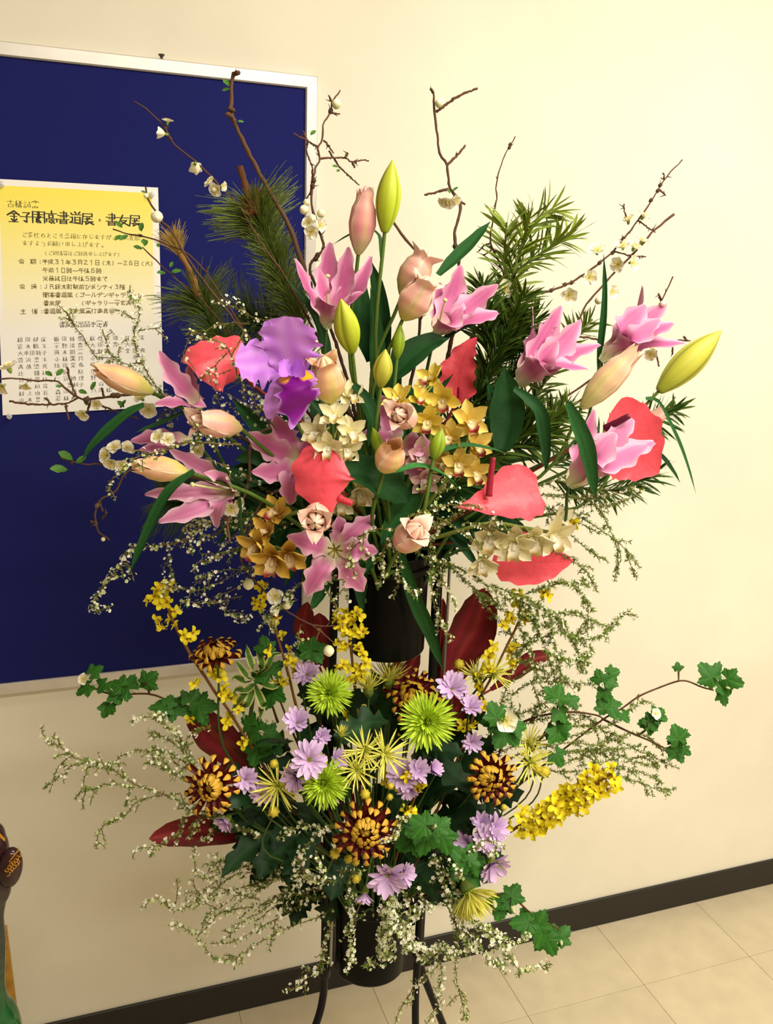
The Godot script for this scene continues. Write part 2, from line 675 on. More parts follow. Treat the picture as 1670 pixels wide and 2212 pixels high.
func stand() -> void:
	var o := thing("flower_stand", "black metal tripod stand holding a black vase high and another low", "flower stand", Vector3(0.41, 0, 0.42))
	var k := srgb(26, 24, 23)
	var g := srgb(150, 148, 140)
	var s := Shape.new()
	tube(s, PackedVector3Array([Vector3(0.33, 1.16, 0.43), Vector3(0.3245, 0.8, 0.43), Vector3(0.3225, 0.46, 0.43), Vector3(0.321, 0.40, 0.43), Vector3(0.310, 0.36, 0.435), Vector3(0.285, 0.30, 0.44), Vector3(0.22, 0.12, 0.46), Vector3(0.185, 0.0, 0.47)]), 0.0062, 0.0062, 12, k, k, 40)
	part("leg", s, M.black_metal, o)
	s = Shape.new()
	tube(s, PackedVector3Array([Vector3(0.483, 1.16, 0.43), Vector3(0.4835, 0.8, 0.43), Vector3(0.4815, 0.46, 0.43), Vector3(0.481, 0.32, 0.434), Vector3(0.487, 0.22, 0.45), Vector3(0.51, 0.08, 0.52), Vector3(0.525, 0.0, 0.56)]), 0.0062, 0.0062, 12, k, k, 40)
	part("leg", s, M.black_metal, o)
	s = Shape.new()
	tube(s, PackedVector3Array([Vector3(0.497, 1.16, 0.405), Vector3(0.497, 0.8, 0.405), Vector3(0.4955, 0.45, 0.405), Vector3(0.500, 0.39, 0.40), Vector3(0.535, 0.29, 0.395), Vector3(0.60, 0.12, 0.38), Vector3(0.645, 0.0, 0.37)]), 0.0066, 0.0066, 12, k, k, 40)
	part("leg", s, M.black_metal, o)
	s = Shape.new()
	tube(s, PackedVector3Array([Vector3(0.3355, 0.60, 0.425), Vector3(0.334, 0.455, 0.425)]), 0.0052, 0.0052, 12, g, g)
	part("inner_rod", s, M.grey_steel, o)
	s = Shape.new()
	tube(s, PackedVector3Array([Vector3(0.5075, 1.10, 0.42), Vector3(0.5075, 0.93, 0.42)]), 0.0022, 0.0022, 8, g, g)
	part("inner_rod", s, M.grey_steel, o)
	for y in [1.115, 0.565]:
		s = Shape.new()
		var ring := PackedVector3Array()
		for i in 33:
			ring.append(Vector3(0.41 + cos(TAU * i / 32.0) * 0.066, y, 0.42 + sin(TAU * i / 32.0) * 0.060))
		tube(s, ring, 0.004, 0.004, 8, k, k)
		part("ring", s, M.black_metal, o)
	for q in [Vector3(0.3225, 0.452, 0.43), Vector3(0.4815, 0.447, 0.43)]:
		s = Shape.new()
		tube(s, PackedVector3Array([q + Vector3(0, -0.012, 0), q + Vector3(0, 0.012, 0)]), 0.0095, 0.0095, 12, k, k)
		part("clamp", s, M.black_metal, o)
	for q in [["vase", "tall glossy black vase held at the top of the stand", Vector3(0.412, 0.985, 0.42), 0.15, 0.0575], ["vase", "black vase held low in the stand above its legs", Vector3(0.401, 0.440, 0.42), 0.15, 0.0605]]:
		var v := thing(q[0], q[1], "vase", q[2], "black vases in the stand")
		var a := Shape.new()
		var r: float = q[4]
		var h: float = q[3]
		lathe(a, Transform3D(Basis(), q[2]), [0.0, 0.0, 0.0, r * 0.93, 0.004, r * 0.97, h * 0.3, r * 0.985, h * 0.8, r * 1.0, h - 0.004, r * 1.02, h, r * 1.03, h, r * 0.97, h - 0.004, r * 0.95, h * 0.3, r * 0.93, 0.012, r * 0.9, 0.012, 0.0], 40, one(srgb(17, 19, 21)))
		part("body", a, M.black_vase, v)
		a = Shape.new()
		lathe(a, Transform3D(Basis(), q[2]), [h - 0.03, 0.0, h - 0.028, r * 0.93], 24, one(srgb(30, 48, 26)))
		part("floral_foam", a, M.bark, v)


func figure() -> void:
	# only the edge of a glazed figure reaches into the picture
	var b := at(-14, 2230, 0.55)
	var o := thing("ceramic_figure", "glazed brown and green ceramic figure with gilt scrolls, cut by the picture edge", "figure", b)
	var s := Shape.new()
	var z := 0.55
	var rows := [[-24, 1770, 4], [-24, 1790, 26], [-24, 1812, 33], [-24, 1830, 38], [-24, 1900, 44], [-24, 1930, 42], [-24, 1950, 34], [-24, 1985, 29], [-24, 2030, 33], [-24, 2090, 32], [-24, 2130, 32], [-24, 2165, 40], [-24, 2185, 54], [-24, 2215, 64], [-24, 2260, 70]]
	var pr := []
	var base := at(-24, 2260, z)
	var k := mpp(base)
	rows.reverse()
	for q in rows:
		pr.append((at(-24, q[1], z) - base).length())
		pr.append(q[2] * k * 1.0)
	pr[pr.size() - 1] = 0.001
	# the figure goes on down to the floor below the picture
	var up := (at(-24, 1770, z) - base).normalized()
	var sink := base.y / up.y
	base -= up * sink
	for n in range(0, pr.size(), 2):
		pr[n] += sink
	pr = [0.0, 0.0, 0.0, 0.05, 0.03, 0.052, sink * 0.5, 0.047, sink - 0.02, 0.044] + pr
	var brown := srgb(62, 40, 40)
	var green := srgb(34, 92, 44)
	var ax := at(-24, 1770, z) - base
	lathe(s, frame(base, ax), pr, 28, func(u, a): return green.lerp(srgb(52, 58, 52), clampf((u - 0.38) * 6.0 + 0.3 * sin(a * 5.0), 0, 1)).lerp(brown, clampf((u - 0.66) * 8.0 + 0.4 * sin(a * 3.0), 0, 1)), 0, 0, 60)
	part("body", s, M.glaze, o)
	s = Shape.new()
	var c := at(22, 1874, z + 0.02)
	var e := frame(c, at(26, 1830, z + 0.02) - at(17, 1920, z + 0.02))
	blob(s, e, Vector3(24 * k, 45 * k, 22 * k), srgb(60, 36, 34), 20, 16)
	part("sleeve", s, M.glaze, o)
	s = Shape.new()
	var gold := srgb(214, 150, 40)
	for i in 16:
		var gx := 8.0 + 2.3 * i
		var gy := 1892.0 - 2.6 * i + (6.0 if i % 2 == 0 else -5.0)
		var dep := sqrt(maxf(0.05, 1.0 - pow((gx - 22.0) / 24.0, 2.0) - pow((gy - 1874.0) / 45.0, 2.0)))
		var p := at(gx, gy, z + 0.02 + 22.0 * k * dep)
		var ring := PackedVector3Array()
		for j in 13:
			ring.append(p + (RT * cos(j * 0.55 + i) - DN * sin(j * 0.55 + i)) * (4.6 * k * (1.0 - j * 0.05)))
		tube(s, ring, 1.1 * k, 0.8 * k, 5, gold, gold)
	for i in 6:
		tube(s, PackedVector3Array([at(20 + 3.4 * i, 1862 - 4 * i, z + 0.02 + 21 * k), at(26 + 3 * i, 1852 - 4 * i, z + 0.02 + 18 * k)]), 1.0 * k, 0.7 * k, 5, gold, gold)
	for i in 4:
		tube(s, PackedVector3Array([at(-2, 1800 + i * 2, z + 37 * k), at(10, 1812 + i * 1.5, z + 32 * k)]), 1.6 * k, 1.0 * k, 5, gold, gold)
	part("gilt_scrolls", s, M.glaze, o)
	var w := thing("leaning_board", "tan board leaning behind the ceramic figure", "board", at(10, 2212, 0.4))
	s = Shape.new()
	var q0 := at(14, 2010, 0.42)
	var q1 := at(44, 2250, 0.42)
	q1 = q0 + (q1 - q0) * (q0.y / (q0.y - q1.y))
	var q2 := Vector3(q1.x - 0.06, q1.y, q1.z)
	var q3 := Vector3(q0.x - 0.04, q0.y, q0.z)
	var qs := [q0, q1, q2, q3]
	for d in 2:
		for q in qs:
			s.v.append(q + Vector3(0, 0, -0.012 * d))
			s.c.append(srgb(176, 128, 48))
	s.quad(0, 1, 2, 3)
	s.quad(4, 7, 6, 5)
	for i in 4:
		s.quad(i, i + 4, (i + 1) % 4 + 4, (i + 1) % 4)
	part("panel", s, M.tan_board, w, true)


# ---------- lettering: every character is a few strokes on a ten by ten grid, or is joined from simpler ones ----------
# «|4AB» sets A and B side by side, «-4AB» one over the other, «OAB» B inside A, «+AB» both in one place
const GLYPHS := {
	"口": "2282882822", "日": "2181892921 2585", "目": "2181892921 2484 2686", "田": "1181881811 1585 5158", "木": "1383 5159 5319 5389", "土": "2484 5158 1888",
	"王": "1282 2575 1888 5258", "玉": "1282 2575 1888 5258 6677", "一": "0595", "二": "2383 0898", "三": "1282 2575 0898", "十": "0595 5159", "大": "0494 5154 5419 5499", "人": "5154 5419 5399",
	"亻": "6114 4349", "氵": "3162 2353 2985", "言": "4161 1383 2575 2777792927", "門": "0109 0141 0343 0545 4145 9199 5191 5393 5595 5155", "各": "4115 317118 3479 3767693937",
	"金": "5104 5194 3373 2575 5359 3748 7768 1989", "子": "2272 7254 5459 5938 0595", "亭": "5052 0292 3363653533 1696 1618 9698 3777 5779 5938", "書": "2171 7174 0393 2474 5056 0696 2777792927 2878",
	"道": "1122 0424 2427 2708 0899 4051 8071 3292 4484 4448 8488 4686 4888 6242", "展": "1181 8183 1383 1109 2585 4446 6446 1797 3739 3958 5799 8778", "友": "0393 4109 3575 7529 3699", "・": "4555 4656",
	"閣": "O門各", "古": "-5十口", "禾": "6133 0494 5159 5417 5497", "希": "2174 7124 0494 4409 2777 2729 7779 5559", "稀": "|4禾希", "己": "2272 7275 7525 2528 2888 8886", "記": "|5言己",
	"今": "5104 5194 3464 6456", "心": "1619 3538 3878 7876 4556 7587", "念": "-5今心", "夕": "4115 3172 7219 3556", "多": "-5夕夕", "忄": "5159 2426 8374", "亡": "5153 1383 3339 3989", "忙": "|3忄亡",
	"ご": "2272 7264 2527 2779 9193", "の": "5228 2824 2433 3373 7387 8759", "と": "3146 7426 2628 2889", "こ": "2272 7264 2527 2779", "ろ": "2272 7225 2565 6578 7839", "恐": "-5工心", "工": "2282 5258 0898",
	"糸": "5133 3365 6527 2777 5759 3628 7687", "宿": "5052 1292 1214 9294 3528 2529 4595 6564 5696 5659 9699 5797 5999", "縮": "|4糸宿", "に": "2129 5383 4548 4888", "存": "0393 4116 2629 4484 8466 6669 6956 4696",
	"し": "3138 3858 5886", "じ": "3138 3858 5886 7182", "ま": "1383 1585 5158 5838 3836 3688", "す": "0393 6156 5636 3647 4757 5749", "が": "0473 7369 6958 4119 8195 9193", "、": "2749", "高": "5052 0292 3363653533 0919 0616 0696 9699 3868",
	"見": "2161 6166 6626 2621 2363 4629 6668 6899", "覧": "-4臣見", "臣": "1181 1119 1989 3363 3666 5256 1383", "賜": "|4貝易", "貝": "2181872721 2383 2585 3719 7899", "易": "2171742421 2696 9679 4619", "よ": "5158 5383 5838 3836 3678", "う": "3242 2474 7479 7949",
	"お": "0474 4148 4828 2836 3676 7688 8162", "原": "1191 1109 3373763633 3575 5558 3648 6778", "頁": "1181 4133 2373772723 2575 3719 7799", "願": "|5原頁", "い": "1217 1728 7276", "申": "2282872722 2585 5159", "上": "5158 5484 0898", "げ": "1119 3383 6167 6749 8193 9091", "。": "3757593937",
	"(": "7255 5557 5779", ")": "2234 3437 3729", "祝": "|4ネ兄", "ネ": "5152 1383 8318 5459 6577", "兄": "2181842421 4418 6467 6799", "儀": "|3亻義", "義": "3142 7162 1383 2575 0696 5156 1999 4649 6689 8768", "等": "-4竹寺", "竹": "2114 1444 2427 6154 5494 7477", "寺": "5154 2282 0494 0696 7679 7949 3748", "は": "1119 3484 6168 6848 4847 4789",
	"辞": "|5舌辛", "舌": "7132 0494 5156 2686892926", "辛": "5152 1282 3344 7364 0595 1787 5559", "艮": "2171762621 2474 2628 2848 4689 7667", "退": "+辶艮", "辶": "1122 0424 2427 2708 0899", "会": "5104 5194 3464 1686 4628 2888 7689", "其": "0292 2127 7127 2474 2676 0797 3819 6889", "其2": "", "月": "2181 8189 2129 2383 2686", "期": "|5其月", "：": "5354 5758", ":": "5354 5758",
	"平": "1282 3344 7364 0595 5259", "成": "1282 1219 1545 4548 5155 5599 8358 7182", "年": "3114 2383 2575 2527 0797 5359", "〜": "1635 3556 5676 7695", "火": "5154 5419 5499 2335 8274", "午": "3114 2282 0595 5259", "前": "3142 7162 0393 1519 1545 4549 1747 6568 8589", "時": "|4日寺", "彳": "6124 6316 4549", "幺": "4124 2454 6427 2777 6687",
	"夂": "4115 3272 7219 3599", "後": "|3彳夋", "夋": "4124 2454 6226 2676 4618 3777 7719 4799", "※": "1289 8219 5152 5758 1525 7585", "最": "2171742421 0595 1519 4549 1747 5686 8659 6699", "取": "0242 1218 4148 1444 1646 5292 9258 6399", "終": "|4糸冬", "冬": "4115 3272 7218 3599 5657 4869", "で": "1282 8245 4557 5779 7284 8183",
	"場": "|3土昜", "昜": "2171742421 0595 2676 7679 4618", "J": "6167 6748 4837", "R": "2129 2161 6174 7454 5424 5489", "桜": "|4木妛", "妛": "1122 4143 8162 0595 4428 2889 7428", "丁": "1282 5259 5938", "町": "|5田丁", "馬": "2121 2181 2126 5126 2383 2585 2696 9699 3738 5758", "尺": "2272 7275 7525 2218 4589", "駅": "|5馬尺", "ぴ": "0242 4226 2629 2959 5974 7495 9192",
	"シ": "2142 1434 2959 5993", "テ": "2272 0494 5456 5639", "ィ": "7346 4526 5559", "阝": "2129 2171 7154 5475 7526", "皆": "1115 1343 1545 5155 9163 5595 2686892926 2888", "階": "|3阝皆", "ゴ": "2272 7278 1878 8193 9194", "ー": "0595", "ル": "3134 3419 6168 6896", "デ": "2272 0494 5456 5639 8092 9194", "ン": "1233 2848 4893",
	"ギ": "0383 0686 4159 8193 9194", "ャ": "1585 4359 8576", "ラ": "2272 1484 8449", "リ": "3136 7176 7649", "宀": "5052 1292 1214 9294", "守": "-3宀寸", "寸": "0393 6169 6948 3547", "玄": "5052 0292 4325 2555 7328 2888 7689", "齋": "5052 0292 3254 7219 5289 1519 8589 3565 3767", "主": "5152 1383 2575 0999 5359", "崔": "5153 2123 2383 8183 4415 2529 2585 2686 2787 2989 5459", "催": "|3亻崔",
	"実": "-3宀夫", "夫": "1383 2585 0797 5157 5719 5799", "行": "|4彳丁", "委": "7131 0393 5155 5314 5396 4558 2656 0797 7619", "員": "3171733331 2474782824 2676 3819 6899", "出": "5159 2124 2484 8184 1619 1989 8689", "品": "-5口吅", "吅": "|5口口", "予": "2272 7254 3354 0595 9584 5559 5938", "定": "-3宀疋", "疋": "1282 8273 5258 5484 2526 2718 2889", "者": "1373 5155 0595 8119 3676793936 3777",
	"相": "|5木目", "有": "0393 4108 3585 3539 8589 3787", "郁": "|6有阝", "广": "5152 1292 1209", "廷": "8162 4595 6369 1131 3124 2444 4409 1699", "庭": "O广廷", "飯": "|5食反", "食": "5104 5194 3474 3439 3676 7479 4668", "反": "1191 1109 3484 8429 3599", "牙": "1282 2225 2595 6269 6949 5519", "隹": "4115 2529 2585 2686 2787 2989 5459 5253", "雅": "|5牙隹", "里": "2181852521 2383 5159 2787 0999", "黒": "2181852521 2383 5157 0797 1819 3839 5859 8899", "墨": "-6黒土",
	"板": "|4木反", "谷": "4115 6195 5306 5396 3777793937", "江": "|3氵工", "颯": "|4立風", "立": "5152 1383 3546 7556 0898", "風": "1181 1119 8188 8899 3373 3666 5258 4878", "井": "1383 0696 3118 7179", "喜": "5153 1282 2373 3565663635 0797 3878793938", "岩": "-4山石", "山": "5157 1317 1787 8387", "石": "0292 4218 3575793935", "本": "1383 5159 5318 5388 3676", "順": "|3川頁", "川": "2118 5158 8189",
	"宇": "-3宀于", "于": "2282 0595 5259 5938", "野": "|5里予", "青": "1282 2373 0494 5154 2676 2629 7679 2777 2878", "清": "|3氵青", "香": "-5禾日", "昌": "-5日日", "秀": "-5禾乃", "乃": "1282 8264 6484 8469 4219", "西": "0191 2383882823 4145 6165", "牟": "4124 2484 7185 1575 0797 5159", "享": "5052 0292 3363653533 2676 7657 5759 0797", "攵": "4115 2383 8319 3599", "敦": "|6享攵",
	"岡": "1181 1119 8189 3242 6253 2575 5257 3537 7577 3777", "明": "|4日月", "窓": "-4宀心", "奥": "1181 1116 8186 3373 5156 3346 7356 0797 5719 5799", "真": "5052 1292 2383862623 2484 2585 0797 3819 6899", "沓": "-5水日", "水": "5159 0333 3318 8164 6499", "沢": "|3氵尺", "恵": "-6申心", "小": "5159 5938 2517 7587", "林": "|5木木", "霽": "-4雨齋", "雨": "0191 1319 1383 8389 5159 3435 6465 3637 6667", "藤": "1282 3133 7173 1519 1544 4449 6265 5595 7559 7599 7487",
	"悠": "-6攸心", "攸": "|3亻攵", "光": "5154 2134 8164 0595 4519 6568 6899", "猿": "|3犭袁", "犭": "7115 3147 4748 4819 5326", "袁": "5153 2282 0494 3575773735 4718 5899", "榮": "-4火木", "亀": "4124 3171 7152 2383872723 2585 5258 5898 9896", "嶋": "|4山鳥", "鳥": "5142 2181 2127 2383 2585 0797 9799 1819 3839 5859", "辻": "+辶十", "瞳": "|4目童", "童": "-4立里", "紅": "|4糸工", "坂": "|3土反", "燈": "|3火豆", "豆": "1282 3474773734 2928 0999 7969",
	"村": "|5木寸", "京": "5052 0292 2474772724 5759 3718 6789", "景": "-4日京", "中": "1282862612 5159", "宮": "-3宀呂", "呂": "-5口口", "裕": "|4ネ谷", "理": "|4王里", "祀": "|4ネ己", "利": "|6禾刂", "刂": "3137 8189", "向": "5142 1383 1319 8389 3676783836", "幽": "1319 5159 8389 1989 2436 7476", "森": "-5木林", "柏": "|5木白", "白": "5142 2282892922 2585", "舟": "5132 2282 2219 8289 0595 5354 5758", "八": "4119 6199", "尾": "1181 8183 1383 1109 7534 3676 2787 5558 5898", "鶴": "|4隹鳥",
	"若": "-3艹右", "艹": "0595 3138 7178", "右": "0393 5108 3676793936", "美": "3142 7162 1282 2484 0696 5156 5719 5799", "七": "0595 4148 4888", "0": "4121 2129 2979 7971 7141", "1": "3251 5159", "2": "2241 4172 7228 2888", "3": "2171 7144 4474 7478 7828", "5": "7131 3124 2474 7478 7828", "6": "7131 3128 2878 7874 7424",
}


# adds the strokes of one character, in a box, to out: [from, to, ...]
func strokes(ch: String, x: float, y: float, w: float, h: float, out: Array) -> void:
	var g: String = GLYPHS.get(ch, "")
	if g == "":
		return
	var k := g[0]
	if k == "|" or k == "-":
		var f := float(g[1].to_int()) / 10.0
		if k == "|":
			strokes(g[2], x, y, w * f, h, out)
			strokes(g[3], x + w * f, y, w * (1.0 - f), h, out)
		else:
			strokes(g[2], x, y, w, h * f, out)
			strokes(g[3], x, y + h * f, w, h * (1.0 - f), out)
		return
	if k == "O":
		strokes(g[1], x, y, w, h, out)
		strokes(g[2], x + w * 0.22, y + h * 0.42, w * 0.58, h * 0.55, out)
		return
	if k == "+":
		strokes(g[1], x, y, w, h, out)
		strokes(g[2], x + w * 0.3, y, w * 0.68, h * 0.85, out)
		return
	for st in g.split(" ", false):
		for i in range(0, st.length() - 3, 2):
			out.append(Vector2(x + (st[i].to_int() + 0.5) * w / 10.0, y + (st[i + 1].to_int() + 0.5) * h / 10.0))
			out.append(Vector2(x + (st[i + 2].to_int() + 0.5) * w / 10.0, y + (st[i + 3].to_int() + 0.5) * h / 10.0))


func ink(im: Image, a: Vector2, b: Vector2, r: float, dark: Color) -> void:
	var lo := a.min(b) - Vector2.ONE * (r + 1.0)
	var hi := a.max(b) + Vector2.ONE * (r + 1.0)
	var ab := b - a
	var l2 := maxf(ab.length_squared(), 1e-4)
	for y in range(maxi(0, int(lo.y)), mini(im.get_height() - 1, int(hi.y)) + 1):
		for x in range(maxi(0, int(lo.x)), mini(im.get_width() - 1, int(hi.x)) + 1):
			var p := Vector2(x, y)
			var d := p.distance_to(a + ab * clampf((p - a).dot(ab) / l2, 0.0, 1.0))
			var k := clampf(r - d + 0.5, 0.0, 1.0)
			if k > 0.0:
				im.set_pixel(x, y, im.get_pixel(x, y).lerp(dark, k * dark.a))


# one line of print; pitch is the advance, bold the stroke's half width; horizontals are thinner, as in a printed serif face
func print_line(im: Image, text: String, x: float, y: float, size: float, pitch: float, bold: float, dark: Color, serif := true) -> void:
	for i in text.length():
		var seg := []
		strokes(text[i], x + pitch * i, y, size, size, seg)
		for k in range(0, seg.size(), 2):
			var flat := absf(seg[k + 1].y - seg[k].y) < absf(seg[k + 1].x - seg[k].x) * 0.3
			ink(im, seg[k], seg[k + 1], bold * (0.55 if flat and serif else 1.0), dark)


func poster_print() -> ImageTexture:
	var W := 1000
	var H := 1412
	var im := Image.create(W, H, false, Image.FORMAT_RGBA8)
	im.fill(Color8(250, 249, 247))
	# the sheet's printed ground: a yellow tint laid on from the top, inside a narrow white margin
	for y in range(36, 980):
		var k := clampf(1.0 - (y - 36) / 880.0, 0.0, 1.0)
		im.fill_rect(Rect2i(22, y, W - 64, 1), Color8(250, 249, 247).lerp(Color8(255, 238, 92), pow(k, 1.15)))
	var dk := Color8(44, 38, 22)
	var br := Color8(112, 98, 52)
	var gr := Color8(96, 88, 78)
	print_line(im, "古稀記念", 62, 112, 46, 49, 2.0, Color8(96, 82, 30))
	print_line(im, "金子閣亭書道展・書友展", 62, 166, 78, 74.5, 4.6, dk)
	print_line(im, "ご多忙のところ恐縮に存じますが、ご高覧賜", 146, 296, 34, 36.5, 1.5, br)
	print_line(im, "ますようお願い申し上げます。", 146, 344, 34, 36.5, 1.5, br)
	print_line(im, "(ご祝儀等はご辞退申し上げます)", 268, 402, 30, 30.5, 1.3, br)
	var rows := [["会", "期", "平成31年3月21日(木)〜26日(火)"], ["", "", "午前10時〜午後6時"], ["", "", "※最終日は午後5時まで"], ["会", "場", "JR桜木町駅前ぴおシティ3階"], ["", "", "閣亭書道展(ゴールデンギャラリー)"], ["", "", "書友展   (ギャラリー守玄齋)"], ["主", "催", "書道展・書友展実行委員会"]]
	for k in rows.size():
		var y := 452.0 + k * 50.0
		if rows[k][0]:
			print_line(im, rows[k][0], 122, y, 35, 36, 1.9, br, false)
			print_line(im, rows[k][1] + ":", 192, y, 35, 40, 1.9, br, false)
		print_line(im, rows[k][2], 262, y, 35, 36.4 if k != 0 else 35.4, 1.9, br, false)
	print_line(im, "書友展出品予定者", 352, 832, 40, 38, 2.2, gr)
	var names := ["相田郁庭|飯田雅墨|板谷江颯|井出喜", "岩本順玉|宇野清香|大田昌秀|大西", "大牟田敦子|岡本明窓|奥野雅|金田真", "沓沢恵玉|小林霽月|小林| 藤七", "齋藤悠光|猿田榮亀|嶋", "辻 瞳紅|寺坂 燈|中", "西村景行|二宮裕理|野口", "林 祀京|京 恵利子|日向", "村上幽石|森山柏舟|八尾鶴", "山本恵川|若林美"]
	for k in names.size():
		var col: PackedStringArray = names[k].split("|")
		for i in col.size():
			var pitch := 48.0 if col[i].length() < 5 else 36.0
			print_line(im, col[i], 98.0 + 220.0 * i, 926.0 + k * 42.0, 33, pitch, 1.5, gr)
	return ImageTexture.create_from_image(im)


# ---------- plant kit ----------
# a direction given as the picture sees it: to the right, up, towards the lens
func dir(r: float, u: float, b: float) -> Vector3:
	return (RT * r - DN * u - FW * b).normalized()


func pt(s: String) -> Vector3:
	var q := s.split_floats(",")
	return at(q[0], q[1], q[2])


func mixed(a: Color, b: Color, k: float) -> Color:
	return a.lerp(b, clampf(k, 0.0, 1.0))


# a cut stem from a flower's base down into one of the vases
func stem(o: Node3D, from: Vector3, down: Vector3, lower := false, r := 0.0022, col := Color(0.05, 0.11, 0.03), called := "stem") -> void:
	var v := LOW_VASE if lower else TOP_VASE
	var end := v + Vector3(clampf((from.x - v.x) * 0.12, -0.035, 0.035), -0.05, clampf((from.z - v.z) * 0.25, -0.03, 0.03))
	var l := from.distance_to(end)
	var s := Shape.new()
	tube(s, PackedVector3Array([from, from + down.normalized() * l * 0.28, end + (from - end) * 0.34 * Vector3(0.8, 1, 0.8) + Vector3(0, 0.02, 0), end]), r, r * 1.15, 7, col, col, 14)
	part(called, s, M.leaf, o)


func leaf_col(g: Color, rib := 1.25) -> Callable:
	return func(u: float, q: float) -> Color:
		var k := 1.0 + 0.14 * sin(q * 19.0) + (rib - 1.0) * exp(-q * q * 160.0) + 0.05 * sin(u * 23.0 + q * 5.0)
		return Color(g.r * k, g.g * k, g.b * k)


# one strap leaf as a part of a plant
func leaf(o: Node3D, spine: String, z0: float, z1: float, half: float, face: Vector3, g: Color, opt := {}, called := "leaf") -> void:
	var c := path(spine, z0, z1)
	var s := Shape.new()
	if not opt.has("prof"):
		opt.prof = STRAP_W
	if not opt.has("cup"):
		opt.cup = 0.22
	opt.fold = opt.get("fold", 0.12)
	opt.nv = opt.get("nv", 16)
	blade(s, c, half * mpp(c[c.size() / 2]), face, leaf_col(g), opt)
	part(called, s, M.leaf, o)


func lily_col(deep: Color, pale: Color, base: Color) -> Callable:
	return func(u: float, q: float) -> Color:
		var a := absf(q)
		var c := mixed(deep, pale, smoothstep(0.35, 1.0, a) * 0.85 + 0.25 * smoothstep(0.75, 1.0, u))
		c = mixed(c, deep.lerp(Color(0.42, 0.06, 0.16), 0.25), exp(-q * q * 120.0) * 0.5)
		c = mixed(c, c * (0.93 + 0.07 * sin(q * 26.0)), smoothstep(0.1, 0.4, u))
		return mixed(base, c, smoothstep(0.02, 0.38, u))


# an open lily: petals are "tip x,y,dz  middle x,y,dz  half width", dz in centimetres from the base's depth
func lily(label: String, base: String, mouth: String, petals: Array, pale := 0.0, down := Vector3.DOWN, opt := {}) -> Node3D:
	var b := pt(base)
	var ax := (pt(mouth) - b).normalized()
	var o := thing("lily", label, "lily", b, "pink lilies")
	var deep := srgb(204, 96, 156).lerp(srgb(226, 160, 196), pale)
	var edge := srgb(242, 188, 216).lerp(srgb(248, 222, 232), pale)
	var col := lily_col(deep, edge, srgb(226, 228, 184))
	var zb := b.z
	var i := 0
	for e in petals:
		var w: PackedStringArray = e.split(" ")
		var t := w[0].split_floats(",")
		var m := w[1].split_floats(",")
		var tip := at(t[0], t[1], zb + t[2] * 0.01)
		var mid := at(m[0], m[1], zb + m[2] * 0.01)
		var s := Shape.new()
		var back := (tip - mid).normalized() * 0.014 - ax * float(opt.get("curl", 0.0065))
		blade(s, PackedVector3Array([b + (mid - b).normalized() * 0.002, b.lerp(mid, 0.55) + ax * 0.004, mid, tip - back * 0.4, tip]), w[2].to_float() * float(opt.get("wide", 1.22)) * mpp(mid), ax * float(opt.get("flip", 1.0)), col, {"cup": opt.get("cup", 0.3), "ruf": 0.22, "n": 2.4, "frill": 0.02, "phase": i * 1.9, "nv": 24, "nu": 12, "fold": -0.1})
		part("petal", s, M.petal, o)
		i += 1
	if opt.get("pistil", "") != "":
		var s := Shape.new()
		var p := pt(opt.pistil)
		tube(s, PackedVector3Array([b + ax * 0.01, b.lerp(p, 0.5) + ax * 0.004, p]), 0.0016, 0.0012, 6, srgb(190, 200, 110), srgb(222, 224, 160), 6)
		blob(s, frame(p, ax), Vector3(0.0032, 0.0022, 0.0032), srgb(226, 226, 170))
		part("pistil", s, M.petal, o)
	if opt.get("stem", true):
		stem(o, b, -ax * 0.5 + down)
	return o


const BUD := {
	"green": [[96, 132, 34], [140, 168, 40], [150, 176, 44]], "lime": [[132, 166, 34], [186, 204, 52], [204, 206, 72]], "yellow": [[138, 164, 48], [194, 196, 72], [214, 202, 88]],
	"peach": [[206, 210, 100], [240, 212, 136], [246, 194, 150]], "pink": [[206, 206, 150], [226, 154, 160], [238, 196, 186]], "rose": [[214, 212, 120], [242, 190, 166], [250, 214, 200]], "cream": [[222, 218, 140], [240, 222, 160], [240, 206, 176]],
}


